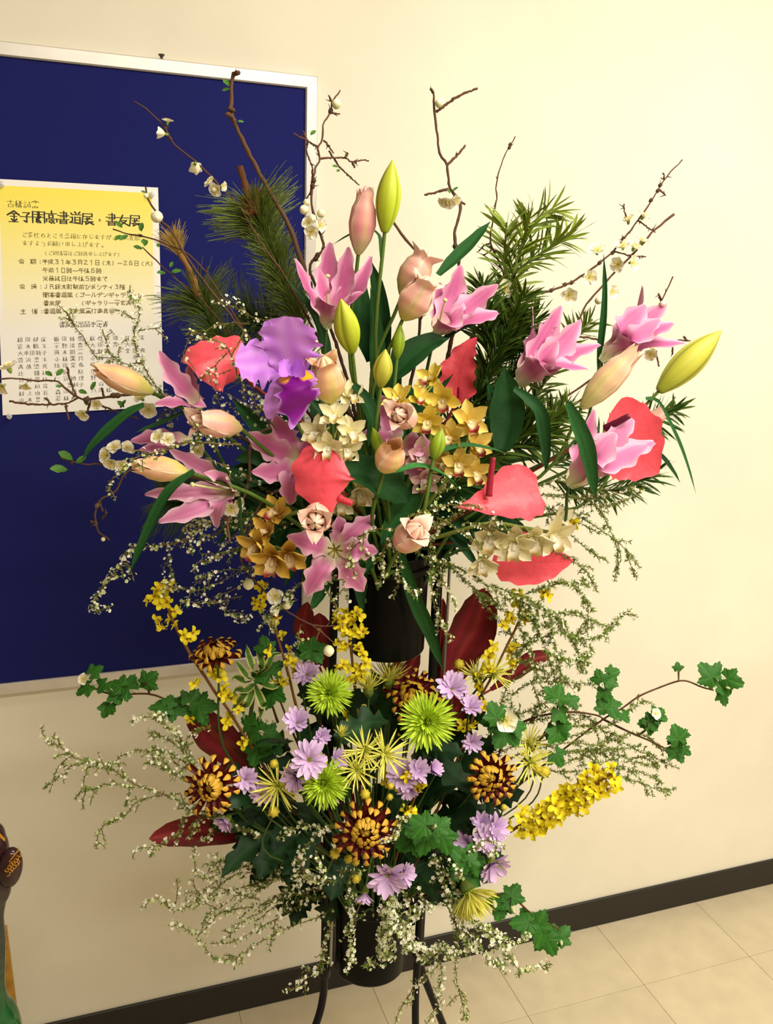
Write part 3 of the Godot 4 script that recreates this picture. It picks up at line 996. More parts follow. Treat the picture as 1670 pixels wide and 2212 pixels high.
# a lily bud; opening 0 is shut tight, 1 has its tips flared apart
func bud(label: String, base: String, tip: String, half: float, kind: String, opening := 0.0, down := Vector3.DOWN, stemmed := true) -> Node3D:
	var b := pt(base)
	var t := pt(tip)
	var ax := t - b
	var l := ax.length()
	var k := mpp(b.lerp(t, 0.5)) * half
	var o := thing("lily_bud", label, "lily bud", b, "lily buds")
	var cs: Array = BUD[kind]
	var c0 := srgb(cs[0][0], cs[0][1], cs[0][2])
	var c1 := srgb(cs[1][0], cs[1][1], cs[1][2])
	var c2 := srgb(cs[2][0], cs[2][1], cs[2][2])
	var fr := frame(b, ax, rr(0, 2))
	var line := c0.lerp(srgb(90, 110, 30), 0.55)
	var flush: float = {"peach": 0.38, "pink": 0.55, "rose": 0.4, "cream": 0.3}.get(kind, 0.0)
	if opening <= 0.0:
		var s := Shape.new()
		lathe(s, fr, [0.0, 0.0, 0.0, k * 0.26, l * 0.08, k * 0.5, l * 0.22, k * 0.8, l * 0.42, k, l * 0.62, k * 0.92, l * 0.8, k * 0.6, l * 0.93, k * 0.24, l, k * 0.04], 30, func(u: float, a: float) -> Color:
			var c := mixed(mixed(c0, c1, u * 2.2), c2, u * 1.8 - 0.8)
			var e := absf(sin(a * 1.5))
			return mixed(c, line, exp(-e * e * 60.0) * 0.75 + 0.12 * exp(-pow(absf(cos(a * 1.5)), 2.0) * 90.0)), 3, 0.16, 26)
		part("closed_petals", s, M.bud_skin, o)
	else:
		var col := func(u: float, q: float) -> Color:
			var c := mixed(mixed(c0, c1, u * 2.6), c2, u * 1.9 - 0.7)
			c = mixed(c, srgb(242, 150, 150), flush * smoothstep(0.1, 0.4, absf(q)) * smoothstep(0.15, 0.45, u) * (1.0 - smoothstep(0.8, 1.0, u)))
			c = mixed(c, srgb(250, 234, 206), smoothstep(0.7, 1.0, absf(q)) * 0.6)
			return mixed(c, srgb(214, 200, 104), exp(-q * q * 60.0) * 0.65 * (1.0 - u * 0.5))
		for ring in (2 if opening < 0.4 else 4):
			for i in 3:
				var s := Shape.new()
				var a0 := TAU * i / 3.0 + ring * 1.3
				var rk: float = [0.985, 0.88, 0.62, 0.34][ring]
				var from := 0
				var nv := 18
				var nu := 10
				for j in nv + 1:
					var u := float(j) / nv
					var fl := maxf(0.0, u - 0.72) / 0.28
					var r := k * curve([0.0, 0.2, 0.1, 0.52, 0.25, 0.84, 0.45, 1.0, 0.65, 0.9, 0.8, 0.6, 1.0, 0.3], u) * rk + k * opening * 1.0 * fl * fl * (1.0 if ring == 0 else 0.55)
					var y := l * (u * (0.98 - 0.035 * ring) - opening * 0.05 * fl * fl)
					var sp := 1.18 * curve([0.0, 0.9, 0.4, 1.0, 0.7, 0.9, 0.86, 0.7, 1.0, 0.05 if ring < 2 else 0.5], u)
					if ring > 1:
						r *= 1.0 - 0.62 * smoothstep(0.6, 1.0, u)
					for n in nu + 1:
						var q := float(n) / nu * 2.0 - 1.0
						var rq := r * (1.0 + 0.05 * q * q - 0.05 * (1.0 - absf(q)) + opening * 0.1 * q * q * u * sin(u * 14.0 + i * 2.0))
						var a := a0 + q * sp
						s.v.append(fr * Vector3(cos(a) * rq, y, sin(a) * rq))
						s.c.append(col.call(u, q))
				s.grid(nv + 1, nu + 1, from)
				part("petal", s, M.petal, o)
		if opening >= 0.4:
			var s := Shape.new()
			lathe(s, fr, [l * 0.3, 0.0, l * 0.4, k * 0.4, l * 0.6, k * 0.62, l * 0.78, k * 0.56, l * 0.9, k * 0.34, l * 0.97, k * 0.06], 36, func(u: float, a: float) -> Color: return mixed(c1, srgb(250, 226, 208), 0.5 + 0.5 * sin(a * 6.0)), 6, 0.35, 14)
			part("inner_petals", s, M.petal, o)
	if stemmed:
		stem(o, b, -ax.normalized() + down * 0.6, false, 0.0024, srgb(92, 122, 48))
	return o


# a waxy heart-shaped spathe along a spine, with its spadix
func anthurium(label: String, spine: String, z0: float, z1: float, half: float, face: Vector3, spadix: String, sz0: float, sz1: float, sr: float, stem_path: String, opt := {}) -> void:
	var c := path(spine, z0, z1)
	var o := thing("anthurium", label, "anthurium", c[0], "coral anthuriums")
	var red := srgb(234, 84, 98)
	var s := Shape.new()
	opt.prof = opt.get("prof", [0.0, 0.5, 0.06, 0.82, 0.2, 1.0, 0.45, 0.94, 0.7, 0.66, 0.9, 0.26, 1.0, 0.02])
	opt.nv = 26
	opt.nu = 16
	blade(s, c, half * mpp(c[c.size() / 2]), face, func(u: float, q: float) -> Color:
		var a := absf(q)
		var vein := exp(-q * q * 300.0) + 0.6 * exp(-pow(sin((u * 1.6 - a * 0.7) * 9.0), 2.0) * 26.0) * (1.0 - a)
		return mixed(red, srgb(206, 62, 78), vein * 0.4), opt)
	part("spathe", s, M.waxy_spathe, o)
	if spadix != "":
		s = Shape.new()
		var p := path(spadix, sz0, sz1)
		var dark: Color = opt.get("spadix", srgb(150, 30, 52))
		tube(s, p, sr * mpp(p[0]), sr * 0.72 * mpp(p[0]), 12, dark, dark, 12, 0.05)
		part("spadix", s, M.bud_skin, o)
	if stem_path != "":
		s = Shape.new()
		tube(s, path(stem_path, c[0].z - 0.004, 0.42), 0.0023, 0.0026, 7, srgb(150, 62, 48), srgb(128, 70, 46), 14)
		part("stem", s, M.leaf, o)


# ---------- small blossoms, made once and shared ----------
func petal_mesh(l: float, w: float, cup: float, lift: float, prof: Array, c0: Color, c1: Color, ruf := 0.0, nv := 6, nu := 4, bend := 0.0) -> ArrayMesh:
	var s := Shape.new()
	var p := PackedVector3Array()
	for i in 5:
		var u := i / 4.0
		p.append(Vector3(l * u * (1.0 - bend * u * 0.3), l * (lift * u + bend * u * u), 0))
	blade(s, p, w, Vector3.UP, func(u: float, q: float) -> Color: return mixed(c0, c1, u * 1.4 - 0.1 + 0.1 * absf(q)), {"prof": prof, "cup": cup, "ruf": ruf, "nv": nv, "nu": nu, "n": 1.6})
	return s.mesh()


func templates() -> void:
	# flowering quince: five round white petals, a tuft of stamens and a green cup
	T.quince = petal_mesh(0.5, 0.30, 0.45, 0.28, ROUND_W, srgb(250, 244, 190), srgb(253, 250, 236), 0.1)
	T.quince_shut = petal_mesh(0.62, 0.32, 0.75, 0.5, ROUND_W, srgb(238, 236, 176), srgb(250, 246, 226), 0.0, 6, 4, 0.5)
	var s := Shape.new()
	for i in 16:
		var a := i * 2.4
		var e := Vector3(cos(a) * (0.08 + 0.012 * i), 0.22 + 0.02 * (i % 4), sin(a) * (0.08 + 0.012 * i))
		tube(s, PackedVector3Array([Vector3(0, 0.02, 0), e]), 0.008, 0.006, 4, srgb(226, 222, 130), srgb(240, 222, 90))
		blob(s, frame(e, Vector3.UP), Vector3.ONE * 0.026, srgb(244, 214, 70), 5, 4)
	T.quince_stamen = s.mesh()
	s = Shape.new()
	lathe(s, Transform3D(), [-0.24, 0.0, -0.22, 0.06, -0.1, 0.11, 0.0, 0.14, 0.03, 0.1, 0.0, 0.0], 10, one(srgb(140, 168, 70)), 5, 0.2)
	T.quince_cup = s.mesh()
	s = Shape.new()
	lathe(s, Transform3D(), [-0.2, 0.0, -0.16, 0.2, 0.1, 0.36, 0.34, 0.3, 0.5, 0.1, 0.53, 0.0], 12, func(u: float, _a: float) -> Color: return mixed(srgb(196, 206, 120), srgb(250, 245, 214), u * 2.4 - 0.3), 5, 0.14, 14)
	T.quince_bud = s.mesh()
	T.small_leaf = petal_mesh(1.0, 0.3, 0.3, 0.12, OVAL_W, srgb(70, 120, 44), srgb(92, 142, 58), 0.1, 8, 4)
	# forsythia: four long yellow petals
	s = Shape.new()
	for i in 4:
		var m := Basis(Vector3.UP, TAU * i / 4.0 + 0.2 * (i % 2))
		var p := PackedVector3Array()
		for j in 4:
			var u := j / 3.0
			p.append(m * Vector3(0.5 * u, 0.16 * sin(u * 2.2) - 0.05 * (i % 2) * u, 0.04 * u * (i - 1.5)))
		blade(s, p, 0.19, Vector3.UP, func(u: float, _q: float) -> Color: return mixed(srgb(228, 188, 18), srgb(246, 230, 42), u * 2.0), {"prof": [0.0, 0.3, 0.3, 0.8, 0.65, 1.0, 0.9, 0.7, 1.0, 0.2], "cup": 0.35, "twist": 0.5, "nv": 6, "nu": 4})
	T.forsythia = s.mesh()
	s = Shape.new()
	lathe(s, Transform3D(), [-0.22, 0.0, -0.2, 0.05, -0.05, 0.07, 0.05, 0.11, 0.08, 0.0], 8, one(srgb(150, 120, 30)))
	T.forsythia_cup = s.mesh()
	# Thunberg spirea: tiny five-petalled flowers and leaflets
	s = Shape.new()
	for i in 5:
		var a := TAU * i / 5.0
		var q := Basis(Vector3.UP, a)
		var n := s.v.size()
		for e in [Vector3(0.04, 0, 0), Vector3(0.3, 0.1, 0.2), Vector3(0.52, 0.12, 0), Vector3(0.3, 0.1, -0.2)]:
			s.v.append(q * e)
			s.c.append(Color(1, 1, 1))
		s.quad(n, n + 1, n + 2, n + 3)
	T.spirea = s.mesh()
	s = Shape.new()
	for e in [Vector3(0, 0, 0), Vector3(0.4, 0.08, 0.15), Vector3(1, -0.05, 0), Vector3(0.4, 0.08, -0.15)]:
		s.v.append(e)
		s.c.append(Color(1, 1, 1))
	s.quad(0, 1, 2, 3)
	T.spirea_leaf = s.mesh()
	# lobed and toothed leaves
	for v in 3:
		T["lobed%d" % v] = lobed_leaf(v)
	mums()
	orchids()


# a three- or five-lobed toothed leaf of unit length: base at the origin, tip along x, upper face to y
func lobed_leaf(v: int) -> ArrayMesh:
	var s := Shape.new()
	var lobes := [[0.0, 1.0, 0.74], [1.1, 0.8, 0.68], [-1.1, 0.8, 0.68], [2.15, 0.55, 0.62], [-2.15, 0.55, 0.62]]
	var na := 84
	var nr := 6
	var g0 := srgb(54, 108, 36)
	for k in nr + 1:
		for i in na + 1:
			var a := -2.75 + 5.5 * i / na
			var r := 0.3
			for q in lobes:
				var d: float = absf(a - q[0] * (1.0 + 0.05 * v)) / q[2]
				r = maxf(r, (q[1] + 0.06 * sin(v * 3.0 + q[0] * 2.0)) * (1.0 - 0.5 * pow(minf(d, 1.0), 1.2)))
			r *= 0.95 + 0.11 * absf(fmod(i * 0.5 + v, 2.0) - 1.0)
			var f := float(k) / nr
			var rib := 1.0
			for q in lobes:
				rib = minf(rib, absf(a - q[0]) / 0.3)
			var y := (0.055 * rib - 0.10 * f) * f + 0.03 * sin(a * 3.0 + v * 2.0) * f * f
			s.v.append(Vector3(0.16 + cos(a) * r * f * 0.86, y, sin(a) * r * f))
			var kk := 1.0 + (0.35 if rib < 0.25 else 0.0) + 0.1 * sin(a * 11.0 + f * 9.0)
			s.c.append(Color(g0.r * kk, g0.g * kk, g0.b * kk))
	s.grid(nr + 1, na + 1, 0)
	var stalk := srgb(84, 112, 50)
	tube(s, PackedVector3Array([Vector3(-0.25, 0.02, 0), Vector3(0, 0, 0), Vector3(0.2, -0.004, 0)]), 0.014, 0.012, 5, stalk, stalk, 4)
	return s.mesh()


# a basis whose y axis faces «face» and whose x axis points along «along»
func lay(pos: Vector3, along: Vector3, face: Vector3, size: float) -> Transform3D:
	var y := face.normalized()
	var x := (along - y * along.dot(y)).normalized()
	return Transform3D(Basis(x, y, x.cross(y)).scaled(Vector3.ONE * size), pos)


func rel(o: Node3D, t: Transform3D) -> Transform3D:
	return Transform3D(t.basis, t.origin - o.global_position)


func quince_flower(o: Node3D, p: Vector3, face: Vector3, size: float, shut := false) -> void:
	var f := sub("blossom", o, rel(o, frame(p, face, rr(0, 6), size)))
	for i in 5:
		put("petal", T.quince_shut if shut else T.quince, M.blossom, f, Transform3D(Basis(Vector3.UP, TAU * i / 5.0 + rr(-0.1, 0.1)) * Basis(Vector3.BACK, rr(-0.1, 0.2)), Vector3.ZERO))
	if not shut:
		put("stamens", T.quince_stamen, M.blossom, f)
	put("calyx", T.quince_cup, M.blossom, f)


# a spiny quince branch: the first path is the main wood, the others fork from it.
# flowers: "x,y,size,right,up,towards" opening that way; size below zero is a bud. leaves: "x,y,size,right,up"
func quince(label: String, paths: Array, z0: float, z1: float, r0: float, r1: float, flowers: Array, leaves := [], spines := 14, wood := Color(0, 0, 0)) -> void:
	var c := path(paths[0], z0, z1)
	var o := thing("quince_branch", label, "quince branch", c[c.size() - 1], "flowering quince branches")
	var bark := srgb(92, 66, 48) if wood.r == 0.0 else wood
	var twig := srgb(112, 78, 58)
	for i in paths.size():
		var p := path(paths[i], z0, z1)
		if i > 0:
			# a fork starts on the wood it grows from
			var q0: PackedFloat64Array = paths[i].split(" ")[0].split_floats(",")
			var zf := nearest_z(c, q0[0], q0[1])
			p = path(paths[i], zf, zf + rr(-0.015, 0.02))
		if i == 0:
			p.reverse()
		var q := even(p, p.size() * 7)
		for j in range(1, q.size() - 1):
			q[j] += Vector3(rr(-1, 1), rr(-1, 1), rr(-1, 1)) * 0.0006
		var s := Shape.new()
		var ra := r0 if i == 0 else lerpf(r0, r1, 0.55 if paths[i].length() > 60 else 0.8)
		tube(s, q, ra, r1, 8, bark if i == 0 else twig, twig, 0, 0.16)
		part("branch" if i == 0 else "twig", s, M.bark, o)
		s = Shape.new()
		var n := spines if i == 0 else maxi(1, spines / 9)
		for k in n:
			var j := rng.randi_range(1, q.size() - 2)
			var t := (q[j + 1] - q[j - 1]).normalized()
			var d := (t * rr(0.2, 0.7) + dir(rr(-1, 1), rr(-1, 1), rr(-0.4, 0.6))).normalized()
			var l := rr(0.004, 0.011)
			tube(s, PackedVector3Array([q[j], q[j] + d * l * 0.6, q[j] + d * l]), 0.0009, 0.0002, 5, bark, twig)
			if k % 2 == 0:
				blob(s, frame(q[j] + d * 0.001, t), Vector3(ra * 1.08, ra * 1.3, ra * 1.08), bark, 6, 4)
		stuff(part("spurs", s, M.bark, o))
	for e in flowers:
		var q: PackedFloat64Array = e.split_floats(",")
		var z := nearest_z(c, q[0], q[1]) + 0.006
		var p := at(q[0], q[1], z)
		var k := mpp(p) * absf(q[2]) * 1.3
		var f := dir(q[3], q[4], q[5])
		if q[2] < 0.0:
			var m := sub("flower_bud", o, rel(o, frame(p, f, rr(0, 6), k)))
			put("petals", T.quince_bud, M.blossom, m)
			put("calyx", T.quince_cup, M.blossom, m)
		else:
			quince_flower(o, p, f, k, q[5] < 0.15)
	for e in leaves:
		var q: PackedFloat64Array = e.split_floats(",")
		var p := at(q[0], q[1], nearest_z(c, q[0], q[1]) + 0.004)
		put("leaf", T.small_leaf, M.leaf, o, rel(o, lay(p, dir(q[3], q[4], rr(-0.2, 0.3)), dir(rr(-0.4, 0.4), 0.5, 0.9), q[2] * mpp(p))))


func nearest_z(c: PackedVector3Array, x: float, y: float) -> float:
	var best := 1e9
	var z := 0.4
	for p in smooth(c, c.size() * 5):
		var d := p - EYE
		var f := d.dot(FW)
		var e := Vector2(835.0 + FOCAL * d.dot(RT) / f - x, 1106.0 + FOCAL * d.dot(DN) / f - y).length()
		if e < best:
			best = e
			z = p.z
	return z


# a spray of Thunberg spirea along its twigs
func spirea(label: String, paths: Array, z0: float, z1: float, flowers := 1.0, greens := 1.0, size := 8.5, spread := 7.0, side := 1.0) -> void:
	var o := thing("spirea_spray", label, "spirea spray", path(paths[0], z0, z1)[0], "white spirea sprays")
	var xf := []
	var tint := []
	var lf := []
	var lt := []
	var s := Shape.new()
	var lines: Array[PackedVector3Array] = []
	for i in paths.size():
		var p := path(paths[i], z0 if i == 0 else lerpf(z0, z1, 0.4), z1)
		for j in p.size():
			p[j].z += rr(-0.012, 0.012)
		lines.append(p)
		# short side twiglets
		var w := even(p, 24)
		for n in int(total(p) / 0.026 * side):
			var j := rng.randi_range(4, 23)
			var t := (w[j + 1] - w[j - 1]).normalized()
			var d := (t + dir(rr(-1, 1), rr(-1, 1), rr(-0.8, 0.8)) * 0.9).normalized()
			var l := rr(0.010, 0.026)
			lines.append(PackedVector3Array([w[j], w[j] + d * l * 0.5, w[j] + d * l + Vector3(0, -0.2 * l, 0)]))
	for i in lines.size():
		var p := lines[i]
		var len_ := total(p)
		var q := even(p, maxi(2, int(len_ / 0.007)))
		for j in range(1, q.size()):
			q[j] += Vector3(rr(-1, 1), rr(-1, 1), rr(-1, 1)) * 0.0009
		var br := srgb(112, 88, 48)
		tube(s, q, 0.0012 if i == 0 else (0.001 if i < paths.size() else 0.0006), 0.0005, 5, br, srgb(134, 112, 58), 0, 0.15)
		var k := mpp(q[0])
		for j in q.size() - 1:
			var u := float(j) / q.size()
			var t := (q[j + 1] - q[j]).normalized()
			var nf := flowers * (3.4 if i < paths.size() else 2.0) * (0.55 + 0.7 * u) * rr(0.2, 1.6)
			for n in int(nf + rng.randf()):
				var d := (dir(rr(-1, 1), rr(-1, 1), rr(-1, 1)) + t * 0.2).normalized()
				var w := q[j].lerp(q[j + 1], rng.randf()) + d * rr(0.25, 1.15) * spread * 1.25 * k
				xf.append(frame(w, (d + Vector3(0, 0.4, 0.5)).normalized(), rr(0, 6), size * k * rr(0.55, 1.15)))
				var wh := rr(0.0, 1.0)
				tint.append(srgb(246, 244, 224).lerp(srgb(176, 196, 104), 0.8 if wh > 0.7 else 0.25 * wh))
			for n in int(greens * 3.6 * rr(0.3, 1.5) + rng.randf()):
				var d := dir(rr(-1, 1), rr(-1, 1), rr(-1, 1))
				lf.append(lay(q[j].lerp(q[j + 1], rng.randf()), d + t * 0.7, dir(rr(-1, 1), rr(0, 1), rr(0.2, 1)), size * k * rr(0.7, 1.4)))
				lt.append(srgb(92, 136, 36).lerp(srgb(136, 136, 52), rng.randf()).lerp(srgb(64, 100, 40), 0.6 * rng.randf()))
	part("twigs", s, M.bark, o)
	for i in xf.size():
		xf[i] = rel(o, xf[i])
	for i in lf.size():
		lf[i] = rel(o, lf[i])
	if xf.size():
		multi("blossoms", T.spirea, M.blossom, xf, tint, o)
	if lf.size():
		multi("leaflets", T.spirea_leaf, M.blossom, lf, lt, o)


# forsythia: a woody stem with four-petalled flowers at the given places
func forsythia(label: String, wood: String, z0: float, z1: float, flowers: String, size: float, r := 0.0026) -> void:
	var c := path(wood, z0, z1)
	var o := thing("forsythia_branch", label, "forsythia branch", c[c.size() - 1], "forsythia branches")
	var s := Shape.new()
	var q := even(c, c.size() * 6)
	tube(s, q, r * 0.7, r, 8, srgb(150, 104, 44), srgb(122, 84, 42), 0, 0.12)
	part("branch", s, M.bark, o)
	for e in flowers.split(" ", false):
		var n := e.split_floats(",")
		var z := nearest_z(c, n[0], n[1]) + rr(-0.004, 0.014)
		var p := at(n[0], n[1], z)
		var f := sub("flower", o, rel(o, frame(p, dir(rr(-0.9, 0.9), rr(-0.7, 0.8), rr(0.3, 1.0)), rr(0, 6), size * mpp(p) * rr(0.85, 1.15))))
		put("petals", T.forsythia, M.petal, f)
		put("calyx", T.forsythia_cup, M.petal, f)


# a branch with lobed leaves: leaves are "x,y,size,right,up" pointing that way
func lobed_branch(label: String, woods: Array, z0: float, z1: float, leaves: Array, flowers := [], tone := 1.0, called := "bramble_branch") -> void:
	var c := path(woods[0], z0, z1)
	var o := thing(called, label, "leafy branch", c[c.size() - 1], "leafy bramble branches")
	for i in woods.size():
		var s := Shape.new()
		var p := path(woods[i], z0, z1)
		tube(s, even(p, p.size() * 6), 0.0013, 0.0021, 7, srgb(104, 70, 40), srgb(76, 50, 32), 0, 0.08)
		part("stem", s, M.bark, o)
	for e in leaves:
		var q: PackedFloat64Array = e.split_floats(",")
		var p := at(q[0], q[1], nearest_z(c, q[0], q[1]) + rr(0.0, 0.012))
		var along := dir(q[3], q[4], rr(-0.25, 0.25))
		var k := q[2] * 0.8 * mpp(p)
		put("leaf", T["lobed%d" % rng.randi_range(0, 2)], M.leaf, o, rel(o, lay(p - along * k * 0.5, along, dir(rr(-0.45, 0.45), rr(0.1, 0.8), 0.9), k)))
	for e in flowers:
		var q: PackedFloat64Array = e.split_floats(",")
		var p := at(q[0], q[1], nearest_z(c, q[0], q[1]) + 0.012)
		if q[2] > 0.0:
			quince_flower(o, p, dir(q[3], q[4], q[5]), q[2] * mpp(p))
		else:
			var s := Shape.new()
			var k := -q[2] * mpp(p)
			lathe(s, frame(p, dir(q[3], q[4], q[5])), [-k * 0.6, 0.0, -k * 0.5, k * 0.2, 0.0, k * 0.42, k * 0.5, k * 0.3, k * 0.8, 0.0], 10, one(srgb(206, 212, 160)), 5, 0.25)
			part("flower_bud", s, M.petal, o)


# ---------- chrysanthemums ----------
# a floret in the plane of x (outwards) and y (the head's axis), tip curling by «curl»; inner face one colour, outer another
func floret(l: float, w: float, rise: float, curl: float, start: float, inner: Color, outer: Color, gutter := 0.5, nv := 8, nu := 4) -> ArrayMesh:
	var s := Shape.new()
	for side in 2:
		var p := Vector2.ZERO
		var from := s.v.size()
		for j in nv + 1:
			var u := float(j) / nv
			var a := rise + curl * smoothstep(start, 1.0, u)
			if j > 0:
				p += Vector2(cos(a), sin(a)) * l / nv
			var hw := w * curve([0.0, 0.4, 0.3, 0.8, 0.7, 1.0, 0.9, 0.7, 1.0, 0.15], u)
			var nn := Vector2(-sin(a), cos(a))
			for i in nu + 1:
				var q := float(i) / nu * 2.0 - 1.0
				var h := gutter * hw * q * q - (w * 0.12 if side == 1 else 0.0)
				s.v.append(Vector3(p.x + nn.x * h, p.y + nn.y * h, hw * q))
				s.c.append(inner if side == 0 else mixed(outer, outer * 0.86, 0.5 + 0.5 * sin(q * 9.0)))
		if side == 0:
			s.grid(nv + 1, nu + 1, from)
		else:
			for j in nv:
				for i in nu:
					var a := from + j * (nu + 1) + i
					s.quad(a, a + nu + 1, a + nu + 2, a + 1)
	return s.mesh()


func mums() -> void:
	var gold := srgb(226, 178, 60)
	var maroon := srgb(98, 18, 14)
	T.mum = [floret(0.26, 0.045, 1.25, 1.5, 0.2, srgb(168, 112, 26), srgb(214, 176, 58), 0.6), floret(0.44, 0.058, 0.95, 1.7, 0.3, srgb(140, 70, 20), srgb(222, 176, 56), 0.6), floret(0.66, 0.075, 0.62, 2.0, 0.52, maroon, gold, 0.6), floret(0.88, 0.085, 0.34, 2.5, 0.66, maroon, gold, 0.6), floret(1.05, 0.088, 0.06, 2.9, 0.72, maroon, gold, 0.6)]
	T.spider = [floret(0.34, 0.028, 1.15, 0.5, 0.3, srgb(176, 208, 50), srgb(198, 224, 70), 0.8, 6, 2), floret(0.5, 0.032, 0.7, 0.4, 0.6, srgb(196, 228, 56), srgb(206, 234, 72), 0.8, 7, 2), floret(0.72, 0.034, 0.35, 0.5, 0.75, srgb(200, 232, 60), srgb(208, 236, 76), 0.8, 7, 2), floret(0.86, 0.036, 0.02, 0.4, 0.8, srgb(196, 230, 64), srgb(210, 238, 84), 0.8, 7, 2), floret(0.8, 0.036, -0.4, 0.3, 0.8, srgb(176, 210, 58), srgb(196, 224, 74), 0.8, 7, 2)]
	T.needle_floret = [floret(0.7, 0.03, 0.7, 0.35, 0.5, srgb(240, 236, 104), srgb(230, 224, 92), 0.9, 6, 2), floret(1.0, 0.034, 0.25, 0.25, 0.5, srgb(244, 242, 116), srgb(234, 230, 100), 0.9, 6, 2)]
	T.ray = [petal_mesh(0.62, 0.13, 0.3, 0.75, OVAL_W, srgb(196, 150, 208), srgb(222, 190, 232), 0.0, 6, 4, -0.3), petal_mesh(0.9, 0.16, 0.25, 0.3, [0.0, 0.3, 0.3, 0.8, 0.7, 1.0, 0.92, 0.75, 1.0, 0.3], srgb(190, 144, 212), srgb(224, 194, 236), 0.06, 6, 4, -0.15)]
	var s := Shape.new()
	for i in 40:
		var r := sqrt(i / 40.0)
		blob(s, frame(Vector3(cos(i * 2.4) * r * 0.2, 0.1 - 0.06 * r * r, sin(i * 2.4) * r * 0.2), Vector3.UP), Vector3(0.026, 0.05, 0.026), srgb(170, 186, 60), 5, 4)
	T.disc = s.mesh()
	s = Shape.new()
	lathe(s, Transform3D(), [-0.42, 0.0, -0.4, 0.04, -0.3, 0.16, -0.12, 0.26, 0.02, 0.24, 0.03, 0.0], 12, one(srgb(92, 112, 46)), 6, 0.15)
	T.mum_cup = s.mesh()


# rings: [template, how many, tilt added]
func head(o: Node3D, set_: Array, rings: Array, f: Node3D, jit := 0.12, called := "floret") -> void:
	for r in rings:
		for i in r[1]:
			var b := Basis(Vector3.UP, TAU * (i + rr(-jit, jit) * 2.0) / r[1] + r[0] * 0.7 + r[2]) * Basis(Vector3.BACK, rr(-jit, jit) + r[2])
			var k := rr(0.9, 1.08)
			put(called, set_[r[0]], M.petal, f, Transform3D(b.scaled(Vector3.ONE * k), Vector3(0, 0.0 if r.size() < 4 else r[3], 0)))


func mum(label: String, c: String, size: float, face: Vector3, kind: String, open := 1.0) -> Node3D:
	var p := pt(c)
	var k := size * mpp(p)
	var word := {"bronze": ["bronze_chrysanthemum", "bronze chrysanthemums"], "green": ["green_spider_chrysanthemum", "green spider chrysanthemums"], "yellow": ["yellow_spider_chrysanthemum", "yellow spider chrysanthemums"], "lilac": ["lilac_chrysanthemum", "lilac daisy chrysanthemums"]}
	var o := thing(word[kind][0], label, "chrysanthemum", p, word[kind][1])
	var f := sub("flower_head", o, frame(Vector3.ZERO, face, rr(0, 6), k))
	if kind == "bronze":
		head(o, T.mum, [[0, 10, 0.25], [0, 12, 0.0], [1, 15, 0.1], [1, 16, -0.12], [2, 16, 0.1], [2, 16, -0.12], [3, 15, 0.05], [4, 14, 0.0 if open > 0.5 else 0.3]], f)
	elif kind == "green":
		head(o, T.spider, [[0, 22, 0.2], [0, 22, -0.1], [1, 26, 0.1], [1, 28, -0.1], [2, 30, 0.05], [3, 30, 0.1], [3, 28, -0.12], [4, 20, 0.0]], f, 0.16)
	elif kind == "yellow":
		head(o, T.needle_floret, [[0, 10, 0.2 + (1.0 - open)], [1, 13, 0.1 + (1.0 - open) * 0.9], [1, 12, -0.25 + (1.0 - open) * 0.9]], f, 0.22)
		put("disc", T.disc, M.petal, f)
	else:
		head(o, T.ray, [[0, 8, (1.0 - open) * 0.5], [1, 13, (1.0 - open) * 0.9], [1, 10, -0.2 + (1.0 - open) * 0.9]], f, 0.16, "petal")
		put("disc", T.disc, M.petal, f)
	if kind == "yellow" and size > 64.0:
		head(o, T.needle_floret, [[0, 14, 0.5], [1, 22, 0.75], [1, 22, 0.4], [1, 20, 0.15], [0, 14, 0.9]], f, 0.22)
	put("calyx", T.mum_cup, M.leaf, f)
	stem(o, p - face * k * 0.35, -face + Vector3.DOWN * 0.8, true, 0.0016, srgb(66, 92, 40))
	return o


# ---------- cymbidium orchids ----------
func orchids() -> void:
	for e in [["yellow", [226, 196, 52], [240, 216, 104]], ["gold", [220, 182, 66], [238, 212, 118]], ["bronze", [164, 108, 36], [222, 184, 78]], ["cream", [236, 226, 158], [250, 242, 206]], ["blush", [214, 150, 160], [238, 208, 200]]]:
		var a := srgb(e[1][0], e[1][1], e[1][2])
		var b := srgb(e[2][0], e[2][1], e[2][2])
		T["sepal_" + e[0]] = petal_mesh(0.95, 0.33, 0.5, 0.2, OVAL_W, a, b, 0.08, 10, 6, 0.22)
		T["upper_" + e[0]] = petal_mesh(0.92, 0.34, 0.55, 0.4, OVAL_W, a, b, 0.08, 10, 6, 0.35)
		var s := Shape.new()
		var red := srgb(160, 36, 44) if e[0] != "cream" else srgb(226, 196, 120)
		blade(s, PackedVector3Array([Vector3(0, 0.05, 0), Vector3(0.22, 0.34, 0), Vector3(0.42, 0.44, 0), Vector3(0.6, 0.3, 0)]), 0.27, Vector3.UP, func(u: float, q: float) -> Color: return mixed(b.lerp(Color(1, 1, 1), 0.3), red, smoothstep(0.62, 0.85, u + 0.15 * absf(q)) * (1.0 - smoothstep(0.96, 1.0, u))), {"prof": [0.0, 0.6, 0.4, 0.9, 0.75, 0.95, 0.92, 0.6, 1.0, 0.2], "cup": 0.7, "ruf": 0.15, "nv": 10, "nu": 8})
		T["lip_" + e[0]] = s.mesh()
		s = Shape.new()
		tube(s, PackedVector3Array([Vector3(0, 0, 0), Vector3(0.05, 0.2, 0), Vector3(0.16, 0.36, 0)]), 0.07, 0.085, 8, b, b.lerp(Color(1, 1, 1), 0.4), 6)
		T["column_" + e[0]] = s.mesh()


